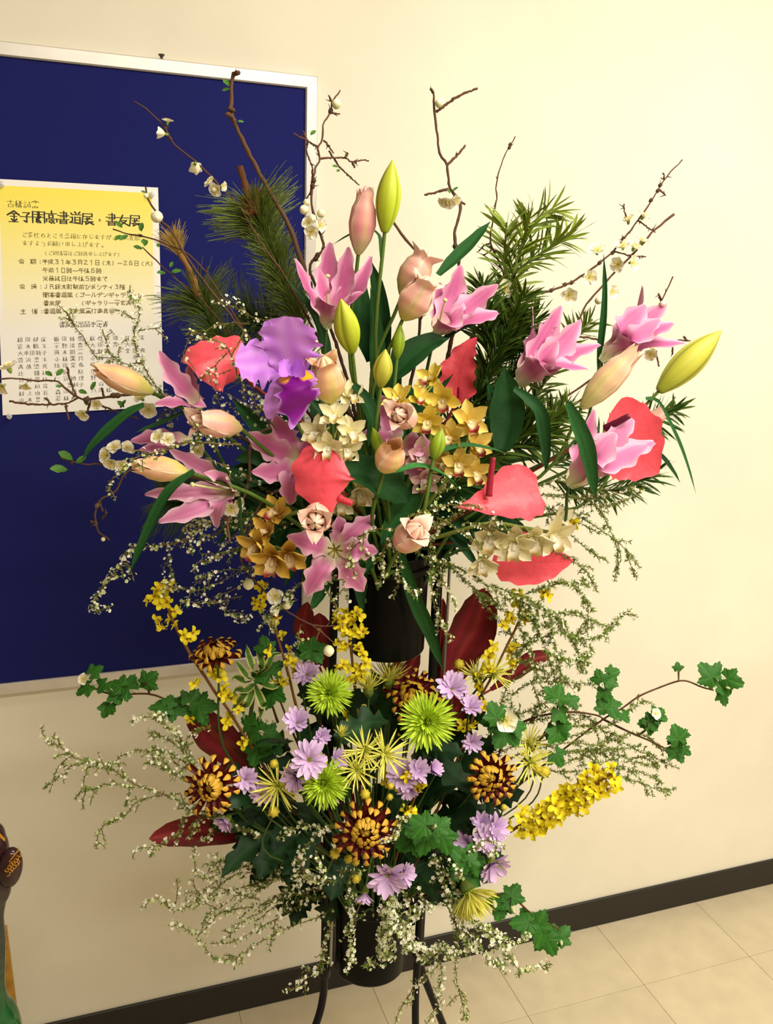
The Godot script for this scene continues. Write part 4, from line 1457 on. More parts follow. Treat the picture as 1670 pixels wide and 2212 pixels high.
# flowers: "x,y,z,size,right,up,towards,roll,kind": lip points along the roll from straight down
func cymbidium(label: String, spine: String, z0: float, z1: float, flowers: Array, color: String) -> void:
	var c := path(spine, z0, z1)
	var o := thing("cymbidium_spike", label, "orchid", c[0], "cymbidium orchid spikes")
	var s := Shape.new()
	tube(s, c, 0.003, 0.0026, 8, srgb(120, 136, 58), srgb(142, 152, 66), 14)
	part("stem", s, M.leaf, o)
	for e in flowers:
		var q: PackedFloat64Array = e.split_floats(",")
		var p := at(q[0], q[1], q[2])
		var face := dir(q[4], q[5], q[6])
		var hang := DN.rotated(FW, deg_to_rad(q[7]))
		var f := sub("flower", o, rel(o, lay(p, hang, face, q[3] * mpp(p))))
		for i in 5:
			var a := PI + (i - 2) * 1.13
			put("sepal" if i % 2 == 0 else "petal", T[("sepal_" if i % 2 == 0 else "upper_") + color], M.petal, f, Transform3D(Basis(Vector3.UP, a + rr(-0.12, 0.12)) * Basis(Vector3.BACK, rr(-0.2, 0.15)), Vector3.ZERO))
		put("lip", T["lip_" + color], M.petal, f)
		put("column", T["column_" + color], M.petal, f)
		s = Shape.new()
		var near := c[0]
		for w in smooth(c, 12):
			if w.distance_to(p) < near.distance_to(p):
				near = w
		tube(s, PackedVector3Array([near, near.lerp(p, 0.6) - face * 0.006, p]), 0.0014, 0.0016, 6, srgb(142, 152, 66), srgb(190, 190, 100), 6)
		part("flower_stalk", s, M.leaf, o)


# ---------- conifers ----------
func needles(s: Shape, c: PackedVector3Array, n: int, l: float, w: float, lean: float, tone: Color, tip: Color) -> void:
	var q := even(c, 60)
	for k in n:
		var j := rng.randi_range(0, 58)
		var t := (q[j + 1] - q[j]).normalized()
		var d := dir(rr(-1, 1), rr(-1, 1), rr(-0.7, 1))
		d = (d - t * d.dot(t)).normalized()
		d = (d + t * lean * rr(0.6, 1.4)).normalized()
		var p := q[j].lerp(q[j + 1], rng.randf())
		var e := p + d * l * rr(0.7, 1.1) + Vector3(0, -0.004 * rng.randf(), 0)
		var g := tone.lerp(tip, rng.randf() * 0.8)
		tube(s, PackedVector3Array([p, p.lerp(e, 0.5) + t * l * 0.06, e]), w, w * 0.45, 3, g, g.lerp(tip, 0.4))


func pine(label: String, spine: String, z0: float, z1: float, n: int, l: float, lean: float, tone: Color, tip: Color, candles := [], candle_tone := Color(0.16, 0.06, 0.02)) -> void:
	var c := path(spine, z0, z1)
	var o := thing("pine_branch", label, "pine branch", c[0], "pine branches")
	var s := Shape.new()
	tube(s, even(c, 30), 0.0030, 0.0022, 8, srgb(84, 64, 40), srgb(70, 60, 34), 0, 0.2)
	part("branch", s, M.bark, o)
	s = Shape.new()
	needles(s, c, n, l * 0.72, 0.0007, lean * 1.3, tone, tip)
	var m := c.size() - 1
	needles(s, PackedVector3Array([c[m].lerp(c[m - 1], 1.6), c[m].lerp(c[m - 1], 0.7), c[m]]), int(n * 0.3), l * 1.1, 0.0007, 0.45, tone, tip)
	stuff(part("needles", s, M.needle, o))
	for e in candles:
		s = Shape.new()
		var p := path(e, c[c.size() - 1].z + 0.028, c[c.size() - 1].z + 0.012)
		tube(s, even(p, 16), 0.0050, 0.0036, 9, candle_tone, candle_tone * 1.25, 0, 0.25)
		part("candle", s, M.bark, o)


# podocarpus: flat narrow leaves round a green shoot
func podocarp(label: String, shoots: Array, z0: float, z1: float, n: int, l: float, young := 0.0) -> void:
	var c := path(shoots[0], z0, z1)
	var o := thing("podocarp_branch", label, "conifer branch", c[0], "narrow-leaved conifer branches")
	var dark := srgb(48, 84, 36)
	var light := srgb(136, 158, 52)
	for i in shoots.size():
		var p := path(shoots[i], z0 if i == 0 else lerpf(z0, z1, 0.5), z1)
		var s := Shape.new()
		tube(s, even(p, 20), 0.0022, 0.0014, 7, srgb(88, 96, 44), srgb(120, 140, 56))
		part("stem", s, M.leaf, o)
		s = Shape.new()
		var q := even(p, 60)
		var cnt := int(n * total(p) / total(c))
		for k in cnt:
			var j := int(58.0 * pow((k + rng.randf()) / cnt, 0.85))
			var u := j / 58.0
			var t := (q[j + 1] - q[j]).normalized()
			var d := dir(rr(-1, 1), rr(-1, 1), rr(-0.6, 1))
			d = (d - t * d.dot(t)).normalized()
			d = (d + t * rr(0.45, 1.2)).normalized()
			var ll := l * rr(0.75, 1.1) * (1.0 if u < 0.85 else 0.8)
			var g := dark.lerp(light, clampf(young * (0.3 + u) + rr(-0.15, 0.2), 0.0, 1.0))
			blade(s, PackedVector3Array([q[j], q[j] + d * ll * 0.5 + t * ll * 0.05, q[j] + d * ll]), l * 0.048, dir(rr(-1, 1), rr(0, 1), rr(0.2, 1)), one(g), {"prof": [0.0, 0.4, 0.3, 1.0, 0.7, 0.9, 1.0, 0.05], "nv": 4, "nu": 2, "cup": 0.2})
		stuff(part("leaves", s, M.leaf, o))


const MUM_W := [0.0, 0.1, 0.1, 0.18, 0.2, 0.62, 0.28, 0.34, 0.4, 0.95, 0.5, 0.5, 0.62, 1.0, 0.72, 0.5, 0.82, 0.66, 0.9, 0.3, 1.0, 0.04]


# a leaf on its own stalk set into a vase
func lone_leaf(called: String, label: String, category: String, group: String, spine: String, z0: float, z1: float, half: float, face: Vector3, col: Callable, opt: Dictionary, lower: bool) -> void:
	var c := path(spine, z0, z1)
	var o := thing(called, label, category, c[0], group)
	var s := Shape.new()
	opt.nv = opt.get("nv", 22)
	opt.nu = opt.get("nu", 8)
	blade(s, c, half * mpp(c[c.size() / 2]), face, col, opt)
	part("leaf_blade", s, M.leaf, o)
	stem(o, c[0], c[0] - c[1], lower, 0.0018, col.call(0.05, 0.0), "leaf_stalk")


func upper_tier() -> void:
	templates()
	upper_branches()
	upper_greens()
	lilies()
	lily_buds()
	spathes()
	cattleya()
	cymbidiums()
	upper_spirea()


func upper_branches() -> void:
	quince("thin quince branch with open white blossoms reaching over the navy board above the pine", ["290,219 320,238 352,272 375,310 405,335 440,365 475,402 520,450 560,520 640,640 760,900 820,1180"], 0.34, 0.42, 0.0026, 0.0008,
		["362,264,20,0.2,0.9,0.3", "358,290,20,-0.8,0.2,0.1", "422,354,24,-0.1,-0.2,-1", "456,396,24,-0.6,0.5,0.6", "468,408,26,-0.3,-0.5,0.6", "480,402,18,0.8,-0.3,0.3", "463,412,-14,0,0.4,0.6"], [], 12)
	quince("thick bare grey-brown quince branch standing tallest in front of the board", ["505,158 499,185 500,215 498,240 509,272 545,345 580,410 620,480 650,560 700,720 780,980 820,1180", "505,160 516,157", "507,262 497,250 489,246", "505,240 493,232"], 0.36, 0.42, 0.0042, 0.0024,
		[], ["495,186,22,-0.5,0.6", "498,192,20,-0.9,0.1", "513,262,14,0.9,0.1"], 8, srgb(96, 78, 60))
	quince("forked spiny quince branch rising over the board's aluminium edge with cream blossoms low on it", ["735,195 717,221 714,244 699,267 696,302 686,318 691,342 680,369 673,423 675,450 686,490 699,536 669,577 690,640 760,860 815,1180",
		"686,318 664,304 650,297 634,288", "664,304 660,296 655,283", "690,343 720,341 745,341 761,350 780,346 797,347", "761,350 766,362", "745,341 752,332", "699,303 712,318 721,331", "711,326 722,344 734,361 752,378 776,400", "665,307 663,329 676,366", "676,366 672,410 661,432", "714,244 734,246", "717,221 710,206"], 0.34, 0.42, 0.0034, 0.0009,
		["726,229,-22,0.2,0.9,0.3", "660,455,-22,-0.6,0.2,0.7", "664,440,-16,-0.4,0.6,0.6", "674,470,-20,0.1,-0.6,0.7", "691,463,-20,0.8,0.3,0.5", "690,487,24,0.6,-0.2,0.8", "667,482,24,-0.4,0.1,0.9", "673,500,26,0.0,-0.5,0.9"], ["671,292,18,0.5,0.7", "730,361,13,-0.9,0.2", "733,366,13,-0.4,-0.7"], 26)
	quince("tall dark quince branch against the bare cream wall with forked top", ["936,198 939,242 945,290 949,329 966,359 972,406 994,436 993,463 982,499 984,523 993,580 993,637 960,800 900,1000 840,1180",
		"942,242 966,224 991,207 1032,191", "966,357 990,333 1005,314", "969,408 940,416 917,421", "980,425 998,438 1005,442", "936,200 931,193"], 0.36, 0.42, 0.0038, 0.0014,
		["948,227,-20,0.2,0.9,0.3", "960,434,22,-0.5,-0.8,0.4", "970,436,24,0.0,-0.8,0.6", "980,433,24,0.5,-0.7,0.5"], ["978,412,14,0.7,0.3", "972,418,14,-0.3,0.5"], 16, srgb(88, 66, 46))
	quince("short slanting quince twig between the tall yellow-green bud and the peach buds", ["850,480 874,514 898,543 912,580 900,760 850,1000 830,1180"], 0.36, 0.42, 0.0028, 0.0018, [], [], 6)
	quince("slender upright quince twig beside the narrow-leaved conifer shoot", ["1113,295 1098,322 1085,348 1072,399 1073,430 1067,457 1063,490 1060,526 1082,577 1095,640 1050,780 930,1000 850,1180", "1060,526 1046,530 1036,541", "1062,540 1045,552"], 0.36, 0.42, 0.0024, 0.0008,
		["1090,626,34,-0.1,0.1,1", "1116,629,28,0.3,-0.1,1"], ["1075,588,12,-0.6,0.4", "1090,597,12,0.7,0.3"], 18)
	quince("long quince branch sweeping up across the cream wall with many white blossoms", ["1474,345 1435,388 1413,425 1379,475 1328,539 1280,580 1218,618 1164,635 1078,666 1000,760 900,1000 840,1180",
		"1456,463 1413,498 1390,525 1362,553 1314,604 1266,659 1251,690 1200,780 1000,1000 850,1180", "1379,476 1400,492 1416,502", "1358,485 1350,460 1348,440", "1328,543 1362,552 1396,554", "1435,388 1434,375", "1425,410 1438,422"], 0.38, 0.42, 0.0030, 0.0009,
		["1389,469,24,0.4,0.6,0.4", "1358,476,22,-0.4,0.7,0.5", "1386,522,24,0.3,0.6,0.4", "1345,533,28,-0.3,0.6,0.7", "1369,536,26,0.2,0.7,0.6", "1290,543,30,-0.2,0.6,0.7", "1336,571,28,-0.6,-0.3,0.7", "1365,568,28,0.6,-0.2,0.7", "1273,598,26,0.1,-0.5,0.9", "1229,636,30,0.0,-0.6,0.9", "1321,630,24,0.5,-0.3,0.8", "1290,649,-18,0.7,-0.2,0.5"], [], 34)
	quince("dark quince twig poking out above the big double lily beside the wall", ["1454,597 1440,628 1423,659 1403,695 1330,780 1000,1020 850,1180", "1423,640 1430,655 1435,670", "1430,648 1422,634"], 0.44, 0.42, 0.0024, 0.0010, ["1430,655,-14,0.4,-0.4,0.8"], [], 10)
	quince("spiny quince twig between the big double lily and the yellow-green bud", ["1491,736 1470,735 1450,737 1423,739 1380,760 1260,860 1000,1040 850,1180", "1455,737 1453,752 1453,764", "1484,736 1478,727", "1423,740 1418,756 1420,775 1424,792", "1300,735 1260,728 1230,726"], 0.40, 0.42, 0.0026, 0.0012, ["1404,764,24,0.0,-0.6,0.8", "1410,756,18,0.2,0.6,0.5"], [], 12)
	quince("dark lichened quince branch reaching across the poster's lower part", ["0,819 32,817 81,823 120,823 144,841 171,860 195,862 247,855 293,852 325,849 354,861 400,885 450,905 560,970 720,1090 810,1190",
		"20,867 63,873 100,874 142,871 168,860", "146,793 150,815 158,840 166,856", "195,865 228,880 264,893 300,905", "142,873 149,907", "224,855 220,838", "196,870 190,885 184,906", "98,860 110,872"], 0.34, 0.42, 0.0036, 0.0010,
		["20,797,34,-0.2,0.8,0.4", "6,834,28,-0.4,-0.5,0.6", "56,832,20,0,-0.8,0.3", "180,893,26,-0.3,-0.7,0.6", "306,860,28,-0.4,0.6,0.6", "321,884,30,0.1,-0.5,0.8", "207,872,20,0.3,-0.4,0.7"], ["122,812,22,0.5,0.8", "113,812,20,-0.7,0.5", "135,835,14,-0.8,-0.2", "197,843,22,0.3,0.9", "188,850,20,-0.8,0.3", "260,882,22,0.4,0.8", "268,880,20,-0.5,0.6", "187,876,24,-0.2,0.9"], 18, srgb(118, 94, 70))
	quince("budding quince twig crossing the poster's top corner", ["315,405 320,429 337,458 354,485 371,500 420,580 560,760 760,1020 815,1190"], 0.34, 0.42, 0.0024, 0.0012, ["339,467,-28,0.2,-0.5,0.8", "318,424,-12,-0.7,0.2,0.5"], ["316,417,12,-0.9,0.3"], 10)
	quince("leafy quince twig in front of the poster's title", ["244,495 268,504 290,508 310,512 354,526 430,570 560,760 760,1020 815,1190"], 0.33, 0.42, 0.0020, 0.0008, [], ["264,492,20,-0.6,0.6", "262,508,22,-0.3,-0.6", "276,508,24,-0.4,-0.5", "306,500,24,-0.2,0.9", "310,516,18,0.1,-0.9", "340,526,14,0.2,-0.8"], 8)
	quince("fine quince twig with paired leaves near the poster's side edge", ["308,534 330,556 361,585 400,617 440,650 560,800 760,1040 815,1190"], 0.33, 0.42, 0.0018, 0.0008, [], ["308,538,20,-0.8,0.1", "312,532,18,0.2,0.9", "358,590,20,-0.8,-0.2", "370,588,22,0.8,0.2", "368,578,16,0.2,0.8"], 8)
	quince("quince twig ending in two round leaves low in front of the board", ["129,988 177,1002 215,1002 249,1006 281,1004 360,1000 520,1040 700,1110 810,1200"], 0.40, 0.42, 0.0022, 0.0010, ["249,968,28,-0.1,0.6,0.8", "273,967,24,0.6,0.2,0.7", "231,984,30,-0.6,0.2,0.8", "241,998,28,-0.2,-0.6,0.8", "262,1003,26,0.4,-0.5,0.8"], ["146,1015,36,-0.9,-0.1", "157,993,34,-0.7,0.5", "165,1001,26,0.5,0.6"], 8)
	quince("bent lichened quince twig drooping low in front of the navy board", ["237,1167 225,1157 213,1150 210,1138 207,1129 205,1112 216,1081 235,1070 252,1060 270,1024 320,1010 520,1060 700,1120 810,1200", "221,1104 216,1084", "196,1126 207,1129", "222,1120 230,1108"], 0.42, 0.42, 0.0030, 0.0010, ["223,1163,-10,0,-1,0.3"], [], 10, srgb(120, 98, 74))
	quince("grey quince branch hanging down between the two pale lilies", ["496,1171 494,1120 521,1090 539,1030 542,958 600,930 700,1040 800,1190", "494,1120 480,1116 468,1112"], 0.53, 0.44, 0.0028, 0.0014, ["428,975,26,0,0.1,1", "344,945,28,-0.4,0.3,0.8", "362,950,26,0.3,0.2,0.9", "500,1097,30,-0.1,-0.6,0.7", "512,1086,24,0.6,-0.4,0.6"], [], 10, srgb(110, 92, 70))
	quince("quince twig curving down past the bronze orchids to a single pale bud", ["722,1389 700,1370 675,1351 642,1333 606,1309 546,1250 522,1211 525,1181 546,1127 585,1067 680,1060 800,1190", "675,1351 700,1352 724,1352", "690,1362 684,1382", "612,1318 622,1310 634,1300"], 0.54, 0.44, 0.0026, 0.0009,
		["710,1401,-26,0.1,-0.9,0.3", "537,1257,-26,0.0,-0.9,0.3", "596,1288,30,-0.2,0.1,1", "594,1316,-24,0.0,-0.6,0.8", "617,1306,-22,0.7,-0.1,0.6"], [], 8, srgb(116, 92, 70))


func upper_greens() -> void:
	pine("big pine branch with brown candles standing against the board", "655,720 632,660 610,600 588,540 568,490 550,450", 0.38, 0.36, 1100, 0.068, 0.75, srgb(66, 100, 42), srgb(150, 164, 74), ["543,462 538,430 530,400 518,360", "550,462 553,435 558,408", "538,468 530,445 524,425"])
	pine("small pine branch behind the coral spathe next to the poster edge", "560,820 500,760 460,715 445,665 430,640", 0.37, 0.34, 600, 0.062, 0.6, srgb(54, 86, 38), srgb(124, 140, 60), ["428,640 412,590 396,560 388,548"], srgb(150, 112, 54))
	needle_tuft("yellow pine tuft at the tip of a stiff shoot beside the poster", "392,558 384,538 378,522", 0.34)
	pine("pine branch spreading low behind the pale lily in front of the board", "600,1060 500,1070 420,1085 360,1075", 0.38, 0.38, 700, 0.06, 0.9, srgb(34, 66, 32), srgb(78, 100, 46))
	pine("dark pine needles filling the gap under the big pine branch", "760,980 700,860 640,760 580,700 520,680", 0.36, 0.34, 700, 0.06, 0.5, srgb(40, 66, 34), srgb(90, 110, 50))
	podocarp("tall conifer shoot with young yellow-green leaves at its tip", ["1040,900 1075,720 1100,620 1130,520 1150,450", "1110,590 1150,560 1190,535 1225,515 1240,508", "1100,620 1090,560 1095,480", "1135,510 1165,470 1195,450"], 0.40, 0.40, 150, 0.052, 0.95)
	podocarp("dense conifer branch behind the coral spathe and the yellow orchids", ["940,1010 1020,880 1075,760 1110,680 1140,620", "1060,800 1100,740 1160,690", "1020,870 1070,840 1130,800 1175,760", "1060,760 1050,690 1040,610"], 0.42, 0.42, 330, 0.05, 0.25)
	podocarp("conifer branch arching out below the open double lily", ["960,1060 1060,990 1130,940 1190,905 1240,872", "1100,965 1150,960 1200,930", "1120,940 1140,880"], 0.47, 0.48, 260, 0.046, 0.3)
	podocarp("conifer branch showing beyond the coral spathe with the purple spadix", ["1180,1010 1300,960 1400,910 1470,880", "1200,1040 1300,1060 1380,1040 1430,1010"], 0.38, 0.38, 130, 0.05, 0.1)
	podocarp("short conifer shoot behind the two double lilies", ["1130,900 1200,790 1240,730 1280,690"], 0.38, 0.38, 110, 0.045, 0.45)


func needle_tuft(label: String, spine: String, z: float) -> void:
	var c := path(spine, z, z)
	var o := thing("pine_tuft", label, "pine tuft", c[0], "")
	var s := Shape.new()
	needles(s, c, 130, 0.034, 0.0006, 1.7, srgb(176, 138, 52), srgb(226, 200, 110))
	stuff(part("needles", s, M.needle, o))
	s = Shape.new()
	tube(s, c, 0.0022, 0.0018, 7, srgb(150, 116, 60), srgb(170, 130, 60))
	part("shoot", s, M.bark, o)


const DK := Color(0.017, 0.075, 0.021)
const MD := Color(0.026, 0.12, 0.03)
const BR := Color(0.04, 0.2, 0.045)


func lilies() -> void:
	var o := lily("pink lily standing upright beside the tallest buds, in front of the board's edge", "705,712,0.46", "716,600,0.485", ["713,523,-2 706,615,-2 23", "753,533,-1 742,620,-1 21", "804,554,1 770,635,2 17", "785,632,3 758,650,3 20", "634,559,0 672,640,0 19", "688,579,4 700,650,4 22"], 0.1, Vector3.DOWN, {"pistil": "708,596,0.478"})
	leaf(o, "720,900 700,740 670,665 616,600", 0.44, 0.42, 14, dir(0.5, 0.3, 1), DK)
	leaf(o, "824,560 821,520 806,499 770,502 716,530", 0.45, 0.44, 9, dir(0.1, 0.9, 0.4), MD)
	leaf(o, "818,860 826,760 822,650 797,553", 0.43, 0.43, 22, dir(-0.3, 0, 1), DK, {"twist": 0.3})
	o = lily("pink lily facing up between the peach buds and the slender quince twig", "937,728,0.45", "990,640,0.485", ["994,571,-1 978,640,-1 26", "1077,615,0 1030,650,0 24", "1078,678,2 1025,690,3 22", "1000,662,4 972,700,4 22", "949,610,-2 946,670,-1 17"], 0.12, Vector3.DOWN, {"pistil": "962,648,0.475"})
	leaf(o, "948,595 985,560 1020,525 1060,478", 0.44, 0.43, 20, dir(-0.5, 0.4, 0.9), MD)
	leaf(o, "930,760 985,718 1030,700 1080,677", 0.46, 0.47, 13, dir(0, 0.9, 0.5), DK)
	leaf(o, "840,822 885,775 930,742 970,732", 0.47, 0.48, 36, dir(-0.2, 0.5, 1), DK)
	o = lily("ruffled pink lily between the conifer branch and the tall green strap leaf", "1113,833,0.47", "1215,735,0.505", ["1212,660,-2 1178,725,-1 24", "1254,691,-1 1218,742,0 24", "1299,746,1 1235,765,1 20", "1271,801,3 1205,790,3 19", "1205,736,5 1165,785,5 27", "1147,662,-2 1145,740,-2 20"], 0.1, Vector3.DOWN, {"wide": 1.28})
	leaf(o, "1297,850 1297,758 1304,690 1307,621 1304,546", 0.43, 0.43, 8, dir(-0.4, 0, 1), MD)
	leaf(o, "1085,972 1096,915 1096,860 1090,795", 0.50, 0.49, 40, dir(-0.2, 0.1, 1), DK)
	o = lily("big double pink lily nearest the bare wall, seen from its side", "1297,783,0.45", "1400,680,0.48", ["1386,616,-1 1370,690,-2 22", "1440,655,-1 1385,705,-1 22", "1456,700,2 1385,725,2 24", "1480,744,1 1400,745,1 20", "1425,690,3 1365,735,3.5 22", "1395,660,0 1345,715,1 25"], 0.08, Vector3.DOWN, {"wide": 1.28})
	o = lily("pink lily cupped in front of the coral spathe with the purple spadix", "1228,1053,0.55", "1330,935,0.60", ["1281,883,-1 1262,960,-1 24", "1368,905,0 1318,960,1 26", "1415,957,1 1335,985,2 24", "1330,935,4 1290,985,4.5 30", "1400,962,3 1310,1005,3.5 26"], 0.18, Vector3.DOWN, {"wide": 1.28})
	leaf(o, "1225,870 1240,900 1269,972 1287,1077", 0.61, 0.60, 19, dir(-0.3, 0.4, 1), MD)
	leaf(o, "1110,840 1140,862 1168,894 1180,972 1178,1022", 0.52, 0.53, 16, dir(-0.3, 0.4, 1), DK)
	leaf(o, "1395,862 1420,866 1444,910 1475,980 1504,1068", 0.46, 0.46, 10, dir(0.6, 0.4, 0.7), MD)
	leaf(o, "1400,975 1425,985 1450,1015 1470,1044", 0.44, 0.44, 12, dir(0.3, 0.6, 0.7), DK)
	o = lily("pale pink lily with green throat lying open towards the board, crossed by a leaf", "515,1064,0.52", "440,1048,0.57", ["365,969,0 440,1010,-1 17", "312,1069,1 410,1063,2 18", "342,1129,2 428,1098,3 21", "469,1141,3 470,1095,4 21", "440,1021,4 478,1030,3.5 17", "505,1090,4 500,1080,3 10"], 0.45, Vector3.DOWN, {"pistil": "415,1047,0.57"})
	leaf(o, "420,1018 366,1063 325,1140 279,1240", 0.58, 0.57, 17, dir(-0.4, 0.5, 1), MD)
	leaf(o, "312,876 282,892 246,922 205,960 175,997", 0.52, 0.50, 19, dir(-0.4, 0.6, 0.9), MD)
	leaf(o, "400,890 353,913 320,925 291,935", 0.48, 0.48, 10, dir(0, 0.8, 0.6), DK)
	o = lily("deep pink lily below the purple orchid, half behind a coral spathe", "652,1000,0.50", "632,985,0.56", ["591,893,-1 618,945,-2 24", "531,935,1 588,968,1 24", "543,1019,2 595,1020,2 23", "627,1091,2 628,1045,3 22", "675,942,1 664,965,1 17"], 0.1)
	o = lily("wide open pink lily lowest in the upper tier, above the black vase", "722,1187,0.53", "726,1187,0.60", ["619,1158,1 668,1172,2 25", "730,1114,0 738,1150,0.5 22", "811,1112,1 770,1148,2 23", "817,1192,2 772,1186,3 22", "786,1278,1 758,1235,2 25", "661,1288,1 690,1236,2 25"], 0.2, Vector3.DOWN, {"cup": 0.12, "wide": 1.12, "curl": 0.002})
	var s := Shape.new()
	for i in 7:
		var a := i * 0.9
		tube(s, PackedVector3Array([at(724, 1187, 0.548), at(724 + 16 * cos(a), 1190 + 15 * sin(a), 0.558)]), 0.0010, 0.0014, 5, srgb(150, 140, 50), srgb(120, 104, 40))
	stuff(part("throat_marks", s, M.petal, o))
	leaf(o, "712,1258 690,1285 672,1318", 0.52, 0.52, 13, dir(0.2, 0.4, 1), MD)
	leaf(o, "815,1195 802,1215 788,1240", 0.53, 0.53, 9, dir(0.2, 0.4, 1), MD)
	o = lily("pink lily tucked behind the coral spathe beside the poster", "436,885,0.47", "392,820,0.50", ["343,758,0 378,815,1 19", "416,778,-1 412,830,-1 15", "446,880,3 425,870,3 14", "334,875,1 380,870,2 17"], 0.2, Vector3(0.4, -1, 0))
	o = lily("pink lily showing two petals between the peach bud and the drooping leaf", "420,950,0.44", "340,950,0.46", ["281,954,0 335,945,0 17", "300,972,2 350,965,2 13"], 0.15, Vector3(0.4, -1, 0))
	o = lily("pink lily behind the peach buds amid the yellow orchids", "862,965,0.50", "866,940,0.56", ["824,853,1 838,905,1 22", "782,935,1 820,940,1 16", "932,962,2 900,960,3 22", "912,1036,1 890,1000,2 22", "850,1020,1 852,990,2 18"], 0.25)
	leaf(o, "870,1198 895,1284 931,1368 957,1448", 0.52, 0.52, 19, dir(-0.5, 0.2, 1), MD)
	leaf(o, "900,1045 884,1085 856,1118 822,1176", 0.53, 0.52, 26, dir(0.3, 0.3, 1), MD)
	leaf(o, "735,1021 785,1022 835,1046 885,1085", 0.575, 0.55, 42, dir(-0.1, 0.25, 1), DK)
	leaf(o, "852,1022 900,1008 945,1020 980,1045 1004,1074", 0.59, 0.57, 14, dir(0.1, 0.9, 0.5), BR)
	leaf(o, "928,992 965,972 1020,964 1100,980", 0.58, 0.56, 13, dir(0.0, 0.9, 0.5), MD)
	leaf(o, "762,832 785,865 804,910 796,965", 0.53, 0.53, 22, dir(0.5, 0.4, 0.9), DK)
	leaf(o, "800,1000 780,1150 779,1285 788,1338", 0.46, 0.49, 22, dir(0.1, 0.1, 1), DK)
	# the dark foliage that closes the heart of the arrangement
	var fo := thing("lily_foliage", "dark green strap foliage massed behind the flowers of the upper tier", "foliage", TOP_VASE)
	for i in 210:
		var x := rr(500, 1120)
		var y := rr(860, 1200)
		var c := Vector2((x - 820.0) / 310.0, (y - 1060.0) / 175.0)
		if c.length() > 1.0:
			continue
		var p := at(x, y, rr(0.36, 0.45))
		var out := dir(c.x * 1.2 + rr(-0.5, 0.5), -c.y + rr(-0.2, 1.0), rr(-0.2, 0.6))
		var l := rr(0.05, 0.10)
		var s2 := Shape.new()
		blade(s2, PackedVector3Array([p - out * l * 0.5, p + Vector3(0, 0.008, 0), p + out * l * 0.6 + Vector3(0, -0.01, 0)]), rr(0.008, 0.016), dir(rr(-0.5, 0.5), rr(0, 0.8), 1), leaf_col(DK.lerp(MD, rng.randf() * 0.5)), {"prof": STRAP_W, "nv": 10, "nu": 4, "fold": 0.15, "twist": rr(-0.5, 0.5)})
		part("leaf", s2, M.leaf, fo)
	var fill := ["620,900 600,940 560,1000 540,1080", "700,960 670,1020 640,1100 620,1170", "820,860 812,800 810,720 800,620", "850,1100 820,1060 790,1000 770,900", "900,1150 930,1080 960,1000 1000,930", "860,1100 880,1000 890,900 884,820", "760,1150 740,1080 700,1020 640,980", "930,1180 1000,1120 1060,1060 1100,1000", "780,1140 720,1120 640,1110 560,1130", "850,1000 845,900 852,800 868,700", "1000,1080 1050,960 1060,880 1050,810", "700,1000 600,960 540,900 500,860", "800,780 780,700 776,640 770,580", "900,900 940,840 980,780 1000,740", "640,1040 560,1040 480,1030 420,1000", "870,1180 850,1130 846,1080 850,1040", "820,1190 780,1160 740,1180 700,1230", "900,1180 960,1170 1020,1150 1060,1180"]
	for i in fill.size():
		leaf(o, fill[i], 0.43, 0.42 + 0.012 * (i % 4), rr(20, 30), dir(rr(-0.5, 0.5), rr(0, 0.6), 1), DK.lerp(MD, rng.randf() * 0.6), {"twist": rr(-0.4, 0.4)})


